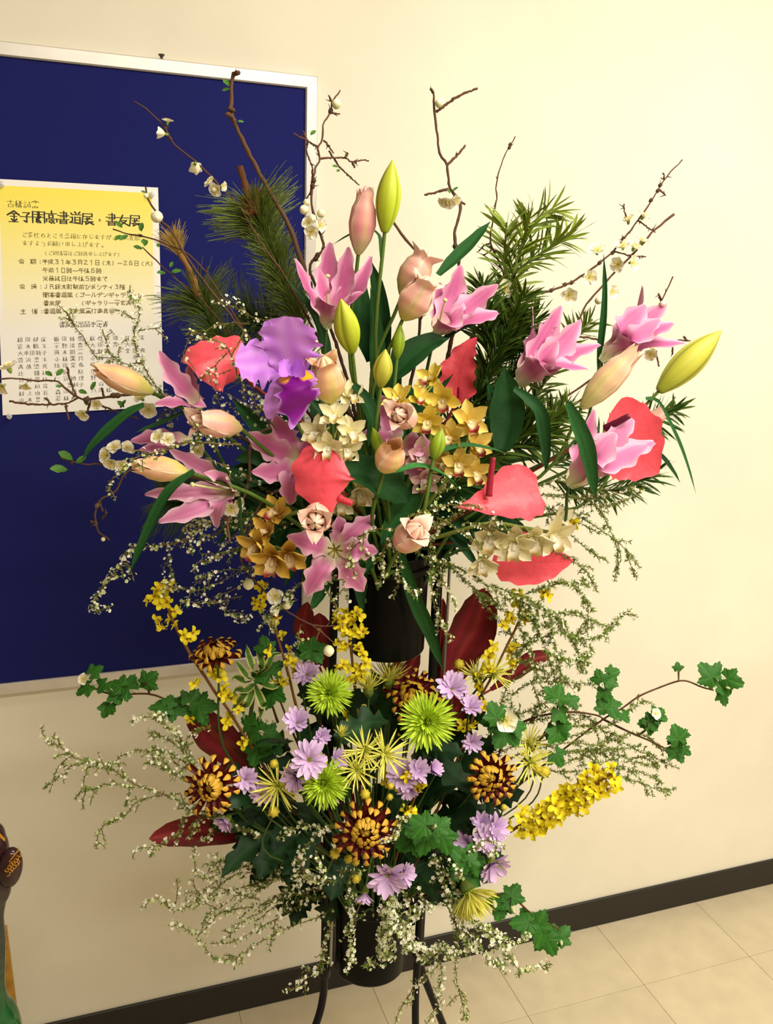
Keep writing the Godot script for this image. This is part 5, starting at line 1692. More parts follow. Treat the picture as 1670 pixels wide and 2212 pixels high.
func lily_buds() -> void:
	bud("tall pointed yellow-green lily bud standing highest against the wall", "831,502,0.47", "848,345,0.47", 27, "lime")
	bud("half-open pink lily bud behind the tallest yellow-green bud", "774,550,0.45", "791,396,0.46", 30, "pink", 0.45)
	bud("bright lime lily bud above the purple orchid", "761,762,0.53", "736,645,0.55", 28, "lime")
	bud("small green lily bud in the centre, just above the yellow orchids", "822,836,0.55", "833,754,0.56", 21, "yellow")
	bud("slim green lily bud behind the small one in the centre", "857,776,0.50", "865,700,0.50", 14, "green")
	bud("peach lily bud with ruffled tips next to the purple orchid", "715,870,0.55", "697,766,0.57", 39, "peach", 0.7)
	bud("upper of the paired peach-pink lily buds, tips curling open", "868,640,0.47", "928,535,0.48", 36, "rose", 0.95)
	bud("lower of the paired peach-pink lily buds, overlapping its twin", "870,690,0.50", "930,594,0.52", 37, "rose", 0.85)
	bud("rounded peach-yellow lily bud in front of the pink lily in the centre", "829,1018,0.58", "856,952,0.61", 34, "peach", 0.3)
	bud("narrow green lily bud beside the rounded peach-yellow one", "822,985,0.55", "805,923,0.56", 13, "green")
	bud("green lily bud in front of the gold orchids", "936,992,0.58", "955,927,0.58", 17, "green")
	bud("large yellow-green lily bud held out farthest over the wall", "1423,845,0.46", "1559,713,0.48", 32, "yellow", 0.0, Vector3(-0.6, -0.6, 0))
	bud("long cream and peach lily bud in front of the big double lily", "1256,882,0.50", "1386,745,0.53", 31, "cream", 0.25)
	bud("pale pink lily bud peeping out behind the coral spathe with purple spadix", "1352,955,0.42", "1440,884,0.42", 26, "rose", 0.35)
	bud("peach and yellow lily bud lying over the poster's lower corner", "330,848,0.44", "194,791,0.45", 29, "peach", 0.15, Vector3(0.5, -0.6, 0))
	bud("half-open pale pink lily bud pointing at the board below the coral spathe", "521,926,0.53", "405,905,0.56", 31, "rose", 0.95)
	bud("peach lily bud above the pale lily, tip ragged with spirea", "405,1020,0.55", "280,1005,0.57", 29, "peach", 0.15, Vector3(0.5, -0.6, 0))
	bud("rosy half-open lily bud facing forward over the lowest lily", "686,1112,0.59", "680,1130,0.64", 34, "rose", 0.95)
	bud("peach half-open lily bud turned sideways beside the black vase", "862,1182,0.58", "908,1135,0.62", 36, "rose", 1.0)
	bud("small yellow lily bud behind the peach half-open one over the vase", "918,1100,0.56", "914,1148,0.57", 19, "lime")
	bud("blush lily bud with curling tips among the yellow orchids", "888,905,0.56", "855,893,0.61", 30, "rose", 0.95)


func spathes() -> void:
	anthurium("folded coral anthurium dotted with spirea beside the purple orchid", "526,790 500,778 465,775 435,780 411,792", 0.46, 0.48, 62, dir(-0.3, 0.2, 1), "", 0, 0, 0, "526,812 548,834 569,850 700,960 800,1160", {"cup": -0.3, "fold": -0.15, "ruf": 0.06, "prof": [0.0, 0.6, 0.15, 0.92, 0.4, 1.0, 0.7, 0.95, 0.88, 0.8, 1.0, 0.5]})
	anthurium("glossy coral anthurium at the very centre with its red spadix pointing down", "722,976 702,1000 694,1035 702,1072 717,1108", 0.575, 0.595, 68, dir(-0.1, 0.25, 1), "732,1076 745,1082 761,1088", 0.59, 0.60, 9, "740,1064 760,1080 800,1160", {"cup": -0.22, "ruf": 0.06, "spadix": srgb(204, 58, 74), "prof": [0.0, 0.4, 0.12, 0.82, 0.35, 1.0, 0.6, 0.82, 0.82, 0.42, 1.0, 0.04]})
	anthurium("upright coral anthurium half hidden by conifer behind the yellow orchids", "985,872 990,840 994,800 1008,760 1030,728", 0.45, 0.44, 44, dir(-0.4, 0.1, 1), "993,872 993,850 993,836", 0.475, 0.475, 7, "985,872 940,960 850,1160", {"cup": 0.3, "ruf": 0.14})
	anthurium("largest coral anthurium with a dark purple spadix nearest the wall", "1306,930 1330,940 1365,965 1400,1000 1424,1022", 0.50, 0.49, 90, dir(-0.2, 0.1, 1), "1307,926 1330,914 1360,898", 0.54, 0.56, 9, "1300,940 1234,968 1140,1023 1000,1090 850,1180", {"cup": 0.18, "ruf": 0.06, "spadix": srgb(92, 20, 48)})
	anthurium("coral anthurium tilted flat above the cream orchids with an upright red spadix", "1166,1062 1130,1066 1095,1074 1050,1086 988,1095", 0.575, 0.585, 70, dir(0.0, 0.35, 1), "1056,1072 1060,1030 1066,988", 0.585, 0.58, 8, "1058,1076 1000,1110 860,1190", {"cup": 0.22, "ruf": 0.06, "prof": [0.0, 0.5, 0.1, 0.86, 0.28, 1.0, 0.48, 0.8, 0.7, 0.42, 0.88, 0.16, 1.0, 0.03]})
	anthurium("lowest coral anthurium hanging under the cream orchids", "1072,1186 1110,1200 1150,1212 1200,1214 1239,1210", 0.49, 0.49, 60, dir(0.0, -0.1, 1), "", 0, 0, 0, "1085,1185 1000,1170 860,1190", {"cup": 0.15, "ruf": 0.05})


func cattleya() -> void:
	var b := at(620, 806, 0.54)
	var o := thing("cattleya_orchid", "large ruffled lavender orchid with a purple and yellow lip", "orchid", b)
	var lav := srgb(204, 122, 240)
	var lite := srgb(220, 156, 248)
	var col := func(u: float, q: float) -> Color: return mixed(lav, lite, 0.5 + 0.5 * sin(q * 9.0 + u * 6.0) * 0.7 + 0.4 * (u - 0.5))
	var wide := [0.0, 0.22, 0.2, 0.62, 0.45, 1.0, 0.7, 1.0, 0.88, 0.72, 1.0, 0.3]
	var p := [["622,804 590,790 552,782 508,776", 0.54, 0.552, 46, wide, 0.18], ["624,812 622,770 624,730 626,684", 0.545, 0.565, 62, wide, 0.16]]
	for e in p:
		var s := Shape.new()
		var c := path(e[0], e[1], e[2])
		blade(s, c, e[3] * mpp(b), dir(0.05, -0.05, 1), col, {"prof": e[4], "ruf": e[5], "n": 3.0, "frill": 0.075, "cup": 0.05, "nv": 60, "nu": 24, "phase": e[3]})
		part("petal", s, M.petal, o)
	for e in [["620,806 604,770 588,730 574,694", 0.54, 24], ["620,806 604,830 592,865 580,905", 0.55, 21], ["622,808 640,795 655,780 668,760", 0.537, 20]]:
		var s := Shape.new()
		blade(s, path(e[0], e[1], e[1] + 0.005), e[2] * mpp(b), dir(0, 0, 1), col, {"prof": [0.0, 0.4, 0.3, 0.85, 0.6, 1.0, 0.85, 0.8, 1.0, 0.2], "ruf": 0.08, "cup": 0.15})
		part("sepal", s, M.petal, o)
	var s := Shape.new()
	var purple := srgb(126, 12, 140)
	blade(s, path("632,800,0.56 636,815,0.585 640,845,0.60 650,880,0.592 658,894,0.585", 0.56, 0.6), 46 * mpp(b), dir(0, 0.35, 1), func(u: float, q: float) -> Color:
		var c := mixed(purple, lite, smoothstep(0.80, 0.98, absf(q)) * 0.7 + smoothstep(0.93, 1.0, u) * 0.6)
		var y := exp(-pow((absf(q) - 0.55) / 0.32, 2.0) - pow((u - 0.25) / 0.17, 2.0))
		return mixed(c, srgb(246, 172, 20), smoothstep(0.25, 0.5, y)), {"prof": [0.0, 0.6, 0.25, 0.9, 0.5, 0.75, 0.75, 1.0, 0.92, 0.9, 1.0, 0.6], "cup": -0.15, "ruf": 0.22, "n": 3.0, "frill": 0.09, "nv": 40, "nu": 22})
	part("lip", s, M.petal, o)
	for e in [-1.0, 1.0]:
		s = Shape.new()
		blade(s, PackedVector3Array([at(630, 800, 0.565), at(630 + 18 * e, 796, 0.585), at(632 + 27 * e, 812, 0.598)]), 20 * mpp(b), dir(-e, 0.2, 1), func(u: float, _q: float) -> Color: return mixed(lite, lav, u), {"prof": wide, "ruf": 0.15, "cup": 0.4})
		part("lip_fold", s, M.petal, o)
	stem(o, b, dir(0, -0.5, -1), false, 0.0026, srgb(110, 140, 60))


func cymbidiums() -> void:
	cymbidium("yellow orchid spike with red-tipped lips above the blush bud", "860,1150 900,1020 935,930 955,860 945,820", 0.47, 0.49, ["935,822,0.52,42,-0.5,0.5,0.6,0", "958,862,0.54,46,-0.3,-0.2,1,-20", "862,868,0.53,44,-0.2,0.6,0.7,0", "925,908,0.56,44,-0.1,-0.3,1,10", "905,865,0.53,38,0.3,0.5,0.8,20"], "yellow")
	cymbidium("golden orchid spike with dark red lips beside the conifer branch", "870,1160 930,1080 985,1010 1010,950 1015,900", 0.47, 0.50, ["1010,912,0.53,52,0.2,0.2,1,-10", "975,945,0.55,46,-0.3,0.1,1,10", "1022,962,0.54,46,0.5,0,0.9,-15", "990,1000,0.56,46,0,-0.2,1,0", "1022,1020,0.55,42,0.4,-0.2,0.9,-10", "965,1000,0.54,38,-0.4,-0.1,0.9,10"], "gold")
	cymbidium("cream orchid spike in the centre above the big coral spathe", "800,1150 770,1060 740,980 730,920 745,860", 0.47, 0.50, ["690,935,0.55,44,-0.5,0.1,1,10", "722,902,0.56,42,0,0.5,0.9,0", "755,935,0.56,42,0.4,0.1,1,-10", "712,965,0.57,44,-0.2,-0.3,1,5", "748,968,0.56,40,0.3,-0.3,1,0", "752,858,0.53,40,0.4,0.4,0.7,0", "735,1085,0.52,40,0.2,-0.4,1,0", "775,1060,0.52,46,0.4,-0.5,0.9,0"], "cream")
	cymbidium("bronze-yellow orchid spike drooping beside the lowest lily", "760,1120 690,1100 630,1110 590,1130 575,1180", 0.48, 0.50, ["600,1112,0.53,46,-0.2,0.5,0.9,30", "560,1180,0.55,52,-0.6,-0.3,0.9,20", "592,1205,0.57,58,-0.2,-0.5,0.9,8", "622,1195,0.55,54,0.2,-0.6,0.8,-8", "580,1150,0.54,44,-0.5,0.3,0.9,30"], "bronze")
	cymbidium("creamy yellow orchid spike under the tilted coral spathe", "880,1180 980,1150 1060,1130 1130,1140 1190,1150", 0.50, 0.52, ["1190,1155,0.555,56,0.4,-0.4,0.9,-15", "1150,1160,0.56,56,0.1,-0.6,0.8,0", "1110,1172,0.56,56,-0.1,-0.5,0.9,5", "1060,1160,0.55,53,-0.2,-0.3,1,10", "1040,1210,0.54,48,0.1,-0.6,0.8,0", "1205,1128,0.54,41,0.6,0.3,0.7,-10"], "cream")
	cymbidium("dusky blush orchid behind the rounded peach-yellow bud", "850,1160 870,1080 890,1010 900,985", 0.48, 0.50, ["905,985,0.53,48,0.2,-0.1,1,0", "915,1035,0.53,42,0.1,-0.5,0.9,0"], "blush")


func upper_spirea() -> void:
	spirea("spirea spray climbing in front of the poster, thick with white blossom", ["420,905 390,880 347,850 325,815 300,770 291,725 291,710 300,680 295,655 284,640 279,631", "330,835 300,800 262,782 235,775 210,772", "210,775 196,755 181,729 165,708 151,690 140,672 129,661", "262,782 240,768 229,746 232,728 244,717", "262,790 255,768 262,745 275,730", "300,690 278,684 260,672", "360,850 366,880 365,905 372,930", "300,715 325,712 348,705"], 0.42, 0.40, 2.0, 1.5, 8.0, 7.5)
	spirea("spirea spray cascading in front of the board to a hooked tip", ["560,1120 480,1130 425,1142 395,1160 366,1173 330,1183 285,1187 258,1218 231,1248 213,1284 201,1308 206,1322 219,1324 240,1317", "366,1178 368,1225 374,1262", "425,1140 410,1180 415,1200", "540,1215 494,1248 434,1272 384,1266 348,1263", "524,1290 449,1302 396,1296 385,1310", "470,1305 503,1326 524,1337 545,1334", "500,1190 461,1212 425,1215 420,1240", "560,1230 520,1225 470,1230 430,1252", "540,1260 500,1280 470,1290", "560,1310 575,1335 585,1350 600,1348"], 0.50, 0.50, 1.35, 1.0, 8.5, 8.0)
	spirea("spirea spray filling the gaps below the pale lily", ["620,1140 560,1110 500,1105 440,1120 400,1150", "600,1080 550,1040 520,1020", "560,1110 520,1150 470,1180", "640,1120 560,1150 520,1180 470,1200", "600,1140 560,1160 545,1200", "560,1130 490,1140 440,1170"], 0.46, 0.46, 1.5, 1.0, 8.0, 10.0)
	spirea("spirea spray scattered over the folded coral spathe", ["600,930 560,880 520,820 500,770 480,740 440,730 415,720", "500,770 515,735 530,715", "500,800 470,810 440,800", "490,760 470,790 465,830", "415,722 400,760 395,790", "560,900 530,870 520,830", "540,700 500,700 460,705"], 0.50, 0.50, 0.9, 0.9, 7.5, 8.0)
	spirea("spirea spray dotted through the shade behind the purple orchid", ["660,960 600,910 560,860 540,830", "600,910 550,910 500,880", "580,885 530,870 490,850", "600,910 560,950 520,930 480,880 470,860", "540,830 590,770 600,700 560,690 500,660 470,650"], 0.44, 0.44, 1.2, 0.8, 8.0, 14.0)
	spirea("spirea spray fringing the pale peach bud and the pale lily", ["520,960 450,955 400,960 360,975 300,990 270,1010", "410,900 440,940 470,948 500,945", "440,985 470,1000 490,1010 498,1030", "360,975 330,985 290,1010", "270,1010 240,1040 232,1060"], 0.60, 0.60, 1.0, 1.2, 8.0, 7.0)
	spirea("spirea spray arching far out over the wall below the coral spathe", ["900,1160 1000,1100 1100,1080 1172,1068 1269,1070 1330,1066 1378,1052", "1172,1068 1269,1081 1323,1147 1333,1180 1331,1206 1327,1256", "1200,1085 1290,1140 1340,1180 1362,1217 1360,1235", "1180,1110 1240,1160 1290,1200 1308,1210", "1180,1180 1240,1215 1277,1245 1282,1275", "1240,1072 1300,1095 1355,1085 1384,1066", "1150,1060 1190,1040 1240,1022 1280,1010", "1160,1090 1230,1120 1290,1150"], 0.50, 0.46, 0.55, 2.2, 7.5, 5.0)
	spirea("spirea spray streaming down from the vase rim towards the wall, mossy green", ["880,1180 914,1200 994,1230 1061,1270 1128,1301 1189,1324 1222,1368 1246,1408 1272,1458", "1061,1265 1130,1290 1200,1330 1240,1380 1250,1440", "1128,1301 1170,1370 1190,1430 1200,1480", "1180,1320 1200,1390 1205,1450 1215,1500", "1222,1368 1250,1381 1290,1370 1323,1358 1343,1331 1353,1314", "1170,1330 1240,1330 1290,1345 1323,1358", "1189,1260 1230,1262 1266,1300 1262,1340 1240,1375", "1140,1290 1200,1262 1240,1256 1270,1267", "1128,1310 1130,1360 1150,1420 1160,1470", "960,1210 1010,1260 1060,1300 1100,1330", "1150,1360 1190,1350 1230,1350", "1170,1400 1210,1420 1260,1420 1290,1410", "1150,1380 1130,1420 1110,1450"], 0.53, 0.47, 1.1, 3.2, 8.0, 7.0)
	spirea("spirea spray spilling over the front of the black vase", ["900,1120 860,1150 830,1190 819,1230 819,1265", "890,1130 860,1180 850,1214 862,1245 874,1265 890,1276 907,1274", "920,1150 940,1190 930,1236 939,1296 950,1330 965,1360 977,1384", "930,1180 950,1230 965,1270 977,1296", "800,1140 770,1170 740,1220", "850,1140 800,1150 780,1175 790,1200", "960,1130 920,1150 880,1180 850,1190", "1000,1100 960,1140 940,1170"], 0.56, 0.56, 1.3, 1.2, 8.5, 6.0)
	spirea("spirea spray woven between the golden orchids and the tilted coral spathe", ["880,1120 940,1100 990,1090 1040,1100 1085,1130", "930,1110 960,1060 970,1030", "950,1120 1000,1150 1040,1180", "900,1060 925,1050 950,1040 965,1035", "1000,1130 1060,1140 1110,1150"], 0.59, 0.59, 1.1, 1.3, 8.0, 8.0)
	spirea("spirea spray trailing beside the stand's posts over the forsythia", ["800,1150 745,1230 700,1260 720,1300 735,1330", "760,1200 750,1260 748,1300", "700,1220 650,1260 620,1300 590,1330", "640,1290 600,1310 575,1345 560,1365", "650,1350 640,1380 655,1375"], 0.53, 0.53, 1.3, 1.0, 8.5, 7.0)


func lower_tier() -> void:
	ti_leaves()
	lower_greens()
	brambles()
	forsythias()
	chrysanthemums()
	lower_spirea()


func ti_leaves() -> void:
	var red := srgb(164, 38, 54)
	var dull := srgb(104, 42, 34)
	var col := func(u: float, q: float) -> Color: return mixed(mixed(red, dull, 0.5 + 0.5 * sin(q * 16.0) * 0.5 + smoothstep(0.6, 1.0, absf(q)) * 0.5), srgb(188, 70, 64), exp(-q * q * 200.0) * 0.6 + 0.2 * smoothstep(0.8, 1.0, u))
	var g := "red cordyline leaves"
	var pr := [0.0, 0.22, 0.2, 0.5, 0.45, 0.88, 0.65, 1.0, 0.85, 0.75, 0.95, 0.4, 1.0, 0.03]
	for e in [
		["broad red cordyline leaf with a pale rounded tip standing beside the vase", "960,1500 990,1420 1030,1350 1048,1270", 0.40, 0.40, 50, dir(-0.3, 0.1, 1), {"fold": 0.3, "cup": 0.0}],
		["second red cordyline leaf folded behind the broad one", "950,1520 985,1440 1010,1380 1020,1320", 0.385, 0.38, 40, dir(0.5, 0.1, 1), {"fold": 0.3, "cup": 0.0}],
		["red cordyline leaf seen against the wall left of the stand's post", "690,1440 672,1390 655,1350 664,1300", 0.40, 0.40, 26, dir(0.4, 0, 1), {"fold": 0.2, "cup": 0.0}],
		["red cordyline leaf just outside the stand's post, dark at its foot", "712,1450 702,1400 694,1360 690,1324", 0.405, 0.405, 33, dir(-0.2, 0, 1), {"fold": 0.2, "cup": 0.0}],
		["red cordyline leaf leaning out behind the bronze chrysanthemum", "560,1690 500,1620 450,1570 410,1521", 0.40, 0.40, 44, dir(-0.2, 0.3, 1), {"fold": 0.12, "cup": 0.1}],
		["dark red cordyline leaf pointing sideways under the bronze chrysanthemum", "600,1795 520,1795 420,1795 322,1812", 0.42, 0.42, 34, dir(0, 0.4, 1), {"fold": 0.15, "cup": 0.1}],
		["red cordyline leaf crossing behind the khaki spider chrysanthemum", "830,1560 855,1500 880,1450 905,1405", 0.37, 0.36, 22, dir(0.4, 0.1, 1), {"fold": 0.2}],
		["narrow red cordyline leaf beneath the black vase", "800,1580 815,1520 840,1470 868,1425", 0.375, 0.37, 18, dir(-0.4, 0.1, 1), {"fold": 0.2}],
		["small red cordyline tip rising just behind the stand's post", "948,1500 950,1430 950,1370 957,1292", 0.37, 0.37, 17, dir(0.2, 0.1, 1), {"fold": 0.2}],
		["red and olive cordyline leaf showing through the spirea near the wall", "1060,1490 1110,1455 1150,1425 1190,1415", 0.38, 0.38, 20, dir(0.2, 0.5, 1), {"fold": 0.15}],
		["deep red cordyline leaf beneath the lilac daisies", "940,1660 960,1590 985,1540 1000,1480", 0.38, 0.38, 34, dir(-0.2, 0.1, 1), {"fold": 0.2}],
		["brownish red cordyline leaf behind the dark chrysanthemum foliage", "700,1830 640,1800 590,1780 540,1775", 0.40, 0.40, 26, dir(0, 0.5, 1), {"fold": 0.15}]]:
		e[6].prof = pr
		lone_leaf("cordyline_leaf", e[0], "leaf", g, e[1], e[2], e[3], e[4], e[5], col, e[6], true)


func lower_greens() -> void:
	# dark lobed chrysanthemum foliage that fills the heart of the lower tier
	var o := thing("chrysanthemum_foliage", "dark green lobed chrysanthemum foliage filling the middle of the lower tier", "foliage", LOW_VASE)
	var dk := srgb(22, 47, 25)
	var big := ["560,1700 545,1735 530,1760 500,1800", "640,1780 580,1810 520,1845 478,1895", "650,1800 600,1840 575,1860 560,1900", "700,1790 660,1830 640,1860 610,1890", "600,1690 560,1720 520,1720 485,1745", "690,1850 700,1880 710,1900 712,1930", "880,1760 920,1720 950,1700 1000,1690", "960,1790 1000,1770 1030,1770 1050,1780", "900,1640 930,1620 970,1620 1000,1630", "840,1560 800,1560 770,1575 720,1590", "720,1620 690,1600 660,1590 640,1570", "980,1710 1010,1740 1030,1760 1060,1790", "880,1850 900,1880 920,1900 940,1940", "960,1850 990,1900 1000,1920 1010,1950", "760,1850 740,1880 725,1905 715,1945", "800,1900 800,1940 810,1960 820,2000", "560,1640 600,1650 630,1680 660,1720", "840,1700 860,1740 880,1780 890,1800", "900,1600 950,1640 990,1680 1040,1700"]
	for i in big.size():
		var z := 0.45 + 0.02 * (i % 5)
		var s := Shape.new()
		blade(s, path(big[i], z - 0.02, z + 0.02), rr(30, 42) * 0.00062, dir(rr(-0.4, 0.4), rr(0.1, 0.7), 1), leaf_col(dk.lerp(srgb(32, 66, 34), rng.randf()), 1.5), {"prof": MUM_W, "nv": 34, "nu": 8, "cup": -0.2, "ruf": 0.1})
		part("leaf", s, M.leaf, o)
	for i in 190:
		var p := at(rr(530, 1060), rr(1530, 1930), rr(0.36, 0.46))
		var c := Vector2((835.0 + FOCAL * (p - EYE).dot(RT) / (p - EYE).dot(FW) - 795.0) / 260.0, (1106.0 + FOCAL * (p - EYE).dot(DN) / (p - EYE).dot(FW) - 1740.0) / 210.0)
		if c.length() > 1.0:
			continue
		var out := dir(c.x + rr(-0.6, 0.6), -c.y + rr(-0.5, 0.8), rr(0, 0.7))
		var s := Shape.new()
		var l := rr(0.05, 0.085)
		blade(s, PackedVector3Array([p, p + out * l * 0.5 + Vector3(0, 0.008, 0), p + out * l]), rr(0.016, 0.026), dir(rr(-0.5, 0.5), rr(0, 0.8), 1), leaf_col(dk.lerp(srgb(34, 62, 30), rng.randf()), 1.3), {"prof": MUM_W, "nv": 22, "nu": 4, "cup": -0.2})
		part("leaf", s, M.leaf, o)
	# stalks that can be made out between the leaves
	for i in 26:
		var s := Shape.new()
		var x := rr(600, 1000)
		var g := srgb(70, 92, 44)
		tube(s, PackedVector3Array([at(x, rr(1480, 1600), rr(0.38, 0.5)), at(lerpf(x, 800, 0.4), 1750, 0.43), LOW_VASE + Vector3(rr(-0.03, 0.03), -0.03, rr(-0.03, 0.03))]), 0.0014, 0.0018, 6, g, g, 10)
		part("stalk", s, M.leaf, o)
	# striped dracaena rosette
	var v := thing("dracaena_shoot", "variegated dracaena shoot with cream-edged leaves below the board's corner", "leafy shoot", at(548, 1520, 0.42))
	for e in ["548,1468 530,1450 515,1435 508,1428", "548,1470 525,1460 508,1462 500,1470", "548,1478 525,1478 510,1490 502,1510", "550,1460 540,1430 535,1410 532,1392", "552,1458 570,1430 590,1415 614,1412", "548,1485 530,1505 525,1530 528,1555", "552,1470 580,1470 600,1480 612,1500", "550,1480 560,1505 565,1530 560,1560", "555,1455 560,1430 560,1410 555,1395", "546,1480 520,1490 505,1530 500,1545"]:
		var s := Shape.new()
		var g := srgb(86, 126, 52)
		var c := path(e, 0.43, 0.45)
		c[1] += Vector3(0, 0, 0.02)
		blade(s, c, 10 * mpp(c[0]), dir(rr(-0.3, 0.3), 0.7, 0.8), func(_u: float, q: float) -> Color: return mixed(g, srgb(226, 222, 140), smoothstep(0.55, 0.8, absf(q))), {"prof": STRAP_W, "cup": 0.3})
		part("leaf", s, M.leaf, v)
	stem(v, at(548, 1480, 0.425), Vector3.DOWN, true, 0.003, srgb(90, 110, 50))


func brambles() -> void:
	lobed_branch("leafy bramble branch with a white flower stretching out under the notice board", ["190,1480 230,1497 276,1499 323,1499 359,1511 392,1527 450,1560 560,1680 700,1850 790,1960", "323,1499 318,1482 312,1476"], 0.40, 0.42, ["268,1476,62,-0.2,0.3", "250,1478,44,-0.9,0.3", "326,1464,46,0.6,0.5", "322,1480,34,0.3,-0.8", "182,1492,44,-0.7,-0.7", "207,1447,38,0.6,0.5", "227,1485,38,-0.2,-0.5", "253,1508,38,0.2,-0.8", "238,1532,40,-0.2,-0.9", "228,1538,34,-0.4,-0.8", "349,1538,48,-0.3,-0.9", "390,1530,56,0.9,-0.3", "366,1512,34,0.3,0.7", "418,1506,48,0.5,0.7", "446,1528,60,0.8,-0.2", "436,1548,50,0.5,-0.8"], ["183,1467,28,-0.4,0.2,0.9"])
	lobed_branch("bramble sprigs with fresh lobed leaves below the board's corner", ["572,1391 580,1440 600,1500 640,1600 720,1780 790,1960", "583,1509 590,1530 600,1560", "545,1600 570,1640 640,1760"], 0.44, 0.43, ["577,1440,60,-0.3,0.6", "585,1508,62,-0.2,-0.8", "572,1390,44,-0.2,0.6", "556,1455,36,-0.7,0.4", "542,1574,56,-0.7,0.2", "556,1628,64,-0.2,-0.9", "592,1592,58,0.6,-0.2", "566,1600,44,0.2,0.6", "530,1560,44,-0.8,0.5", "598,1620,40,0.5,-0.7"], ["590,1560,-9,0.2,0.8,0.5", "577,1556,-9,-0.3,0.8,0.5"])
	lobed_branch("dark bramble sprig in front of the red leaves beside the stand's post", ["664,1380 670,1410 676,1450 700,1600 770,1850 795,1960"], 0.44, 0.43, ["660,1395,56,-0.7,0.5", "682,1415,54,0.4,-0.7", "650,1410,36,-0.8,-0.2"], [], 0.7)
	lobed_branch("long brown bramble branch rising across the wall to a leafy tip", ["1541,1491 1515,1484 1490,1473 1466,1471 1420,1487 1379,1505 1344,1530 1300,1556 1217,1619 1150,1673 1080,1730 940,1850 830,1960", "1442,1619 1410,1603 1375,1588 1344,1574 1300,1552", "1300,1550 1284,1544 1233,1538 1170,1546 1118,1564", "1466,1471 1466,1455 1465,1440", "1399,1560 1396,1575 1380,1588"], 0.50, 0.43, ["1528,1450,58,-0.5,0.6", "1540,1468,40,0.4,-0.3", "1582,1470,52,0.9,-0.3", "1560,1480,34,0.7,0.2", "1563,1508,44,0.2,-0.9", "1464,1438,22,0,1", "1396,1562,44,-0.8,-0.1", "1410,1566,40,0.6,-0.6", "1428,1536,36,0.7,0.5", "1430,1550,34,0.7,-0.4", "1463,1584,50,-0.2,0.8", "1470,1600,44,0.3,-0.7", "1465,1632,44,0.3,-0.8", "1450,1622,34,-0.6,0.2", "1482,1624,26,0.7,-0.6", "1316,1462,44,0.5,0.5", "1294,1460,36,-0.3,0.8", "1328,1452,36,0.9,0.2", "1309,1500,44,0.2,-0.5", "1322,1535,50,0.3,-0.8", "1300,1520,40,-0.3,0.6", "1350,1550,34,0.5,-0.8"], ["1415,1542,26,0.3,0.3,0.9", "1572,1486,-8,0.6,-0.2,0.6"])
	lobed_branch("bramble sprig with an open white flower beside the bronze chrysanthemum", ["1093,1560 1085,1590 1070,1650 1000,1760 850,1950", "1118,1564 1105,1580 1090,1610", "1209,1495 1200,1540 1150,1620 1050,1720"], 0.50, 0.44, ["1066,1536,54,-0.3,0.6", "1080,1590,64,-0.4,-0.7", "1108,1592,56,0.6,-0.6", "1126,1566,44,0.9,0.1", "1054,1560,40,-0.9,0.1", "1210,1495,52,0.2,0.5", "1185,1494,36,-0.6,0.6", "1208,1545,46,0.2,-0.7", "1210,1582,54,0.4,-0.6", "1192,1592,40,-0.5,-0.5", "1206,1640,46,0.4,-0.8", "1225,1570,36,0.8,0.2", "1240,1510,36,0.8,0.3"], ["1093,1556,54,0,0.1,1"])
	lobed_branch("bright green bramble sprig in front, below the lowest bronze chrysanthemum", ["940,1780 930,1810 900,1860 850,1920 820,1960"], 0.58, 0.46, ["905,1776,58,-0.8,0.3", "957,1778,46,0.7,0.5", "962,1822,60,0.3,-0.8", "915,1820,66,-0.3,-0.9", "878,1822,64,-0.8,-0.5", "935,1802,40,0.1,-0.4", "892,1800,46,-0.7,-0.1"], ["938,1784,-16,0.1,0.3,1"])
	lobed_branch("light green bramble leaves above the yellow drooping chrysanthemum", ["1010,1840 1000,1870 960,1900 860,1960"], 0.57, 0.46, ["994,1848,62,-0.5,0.5", "1034,1862,48,0.9,0.1", "1012,1888,76,0.2,-0.9", "985,1880,50,-0.7,-0.5", "1020,1848,40,0.5,0.6"], ["1022,1862,-12,0.3,0.3,0.9"])
	lobed_branch("bramble branch hanging low towards the floor beside the stand", ["1210,2008 1180,1993 1149,1975 1109,1941 1060,1930 960,1925 850,1960"], 0.50, 0.44, ["1112,1927,48,0.4,0.7", "1090,1942,44,-0.6,0.3", "1080,1966,58,-0.3,-0.8", "1126,1995,60,-0.5,-0.1", "1168,1990,56,0.3,0.6", "1166,2026,60,-0.3,-0.8", "1188,2040,56,0.3,-0.7", "1218,2016,48,0.5,0.5", "1070,1945,36,-0.8,0.3", "1150,2008,40,0.3,-0.8"], ["1068,1952,-17,0,-0.3,0.9", "1108,1962,-16,0.2,-0.6,0.7", "1212,2035,-10,0.2,-0.8,0.4"])


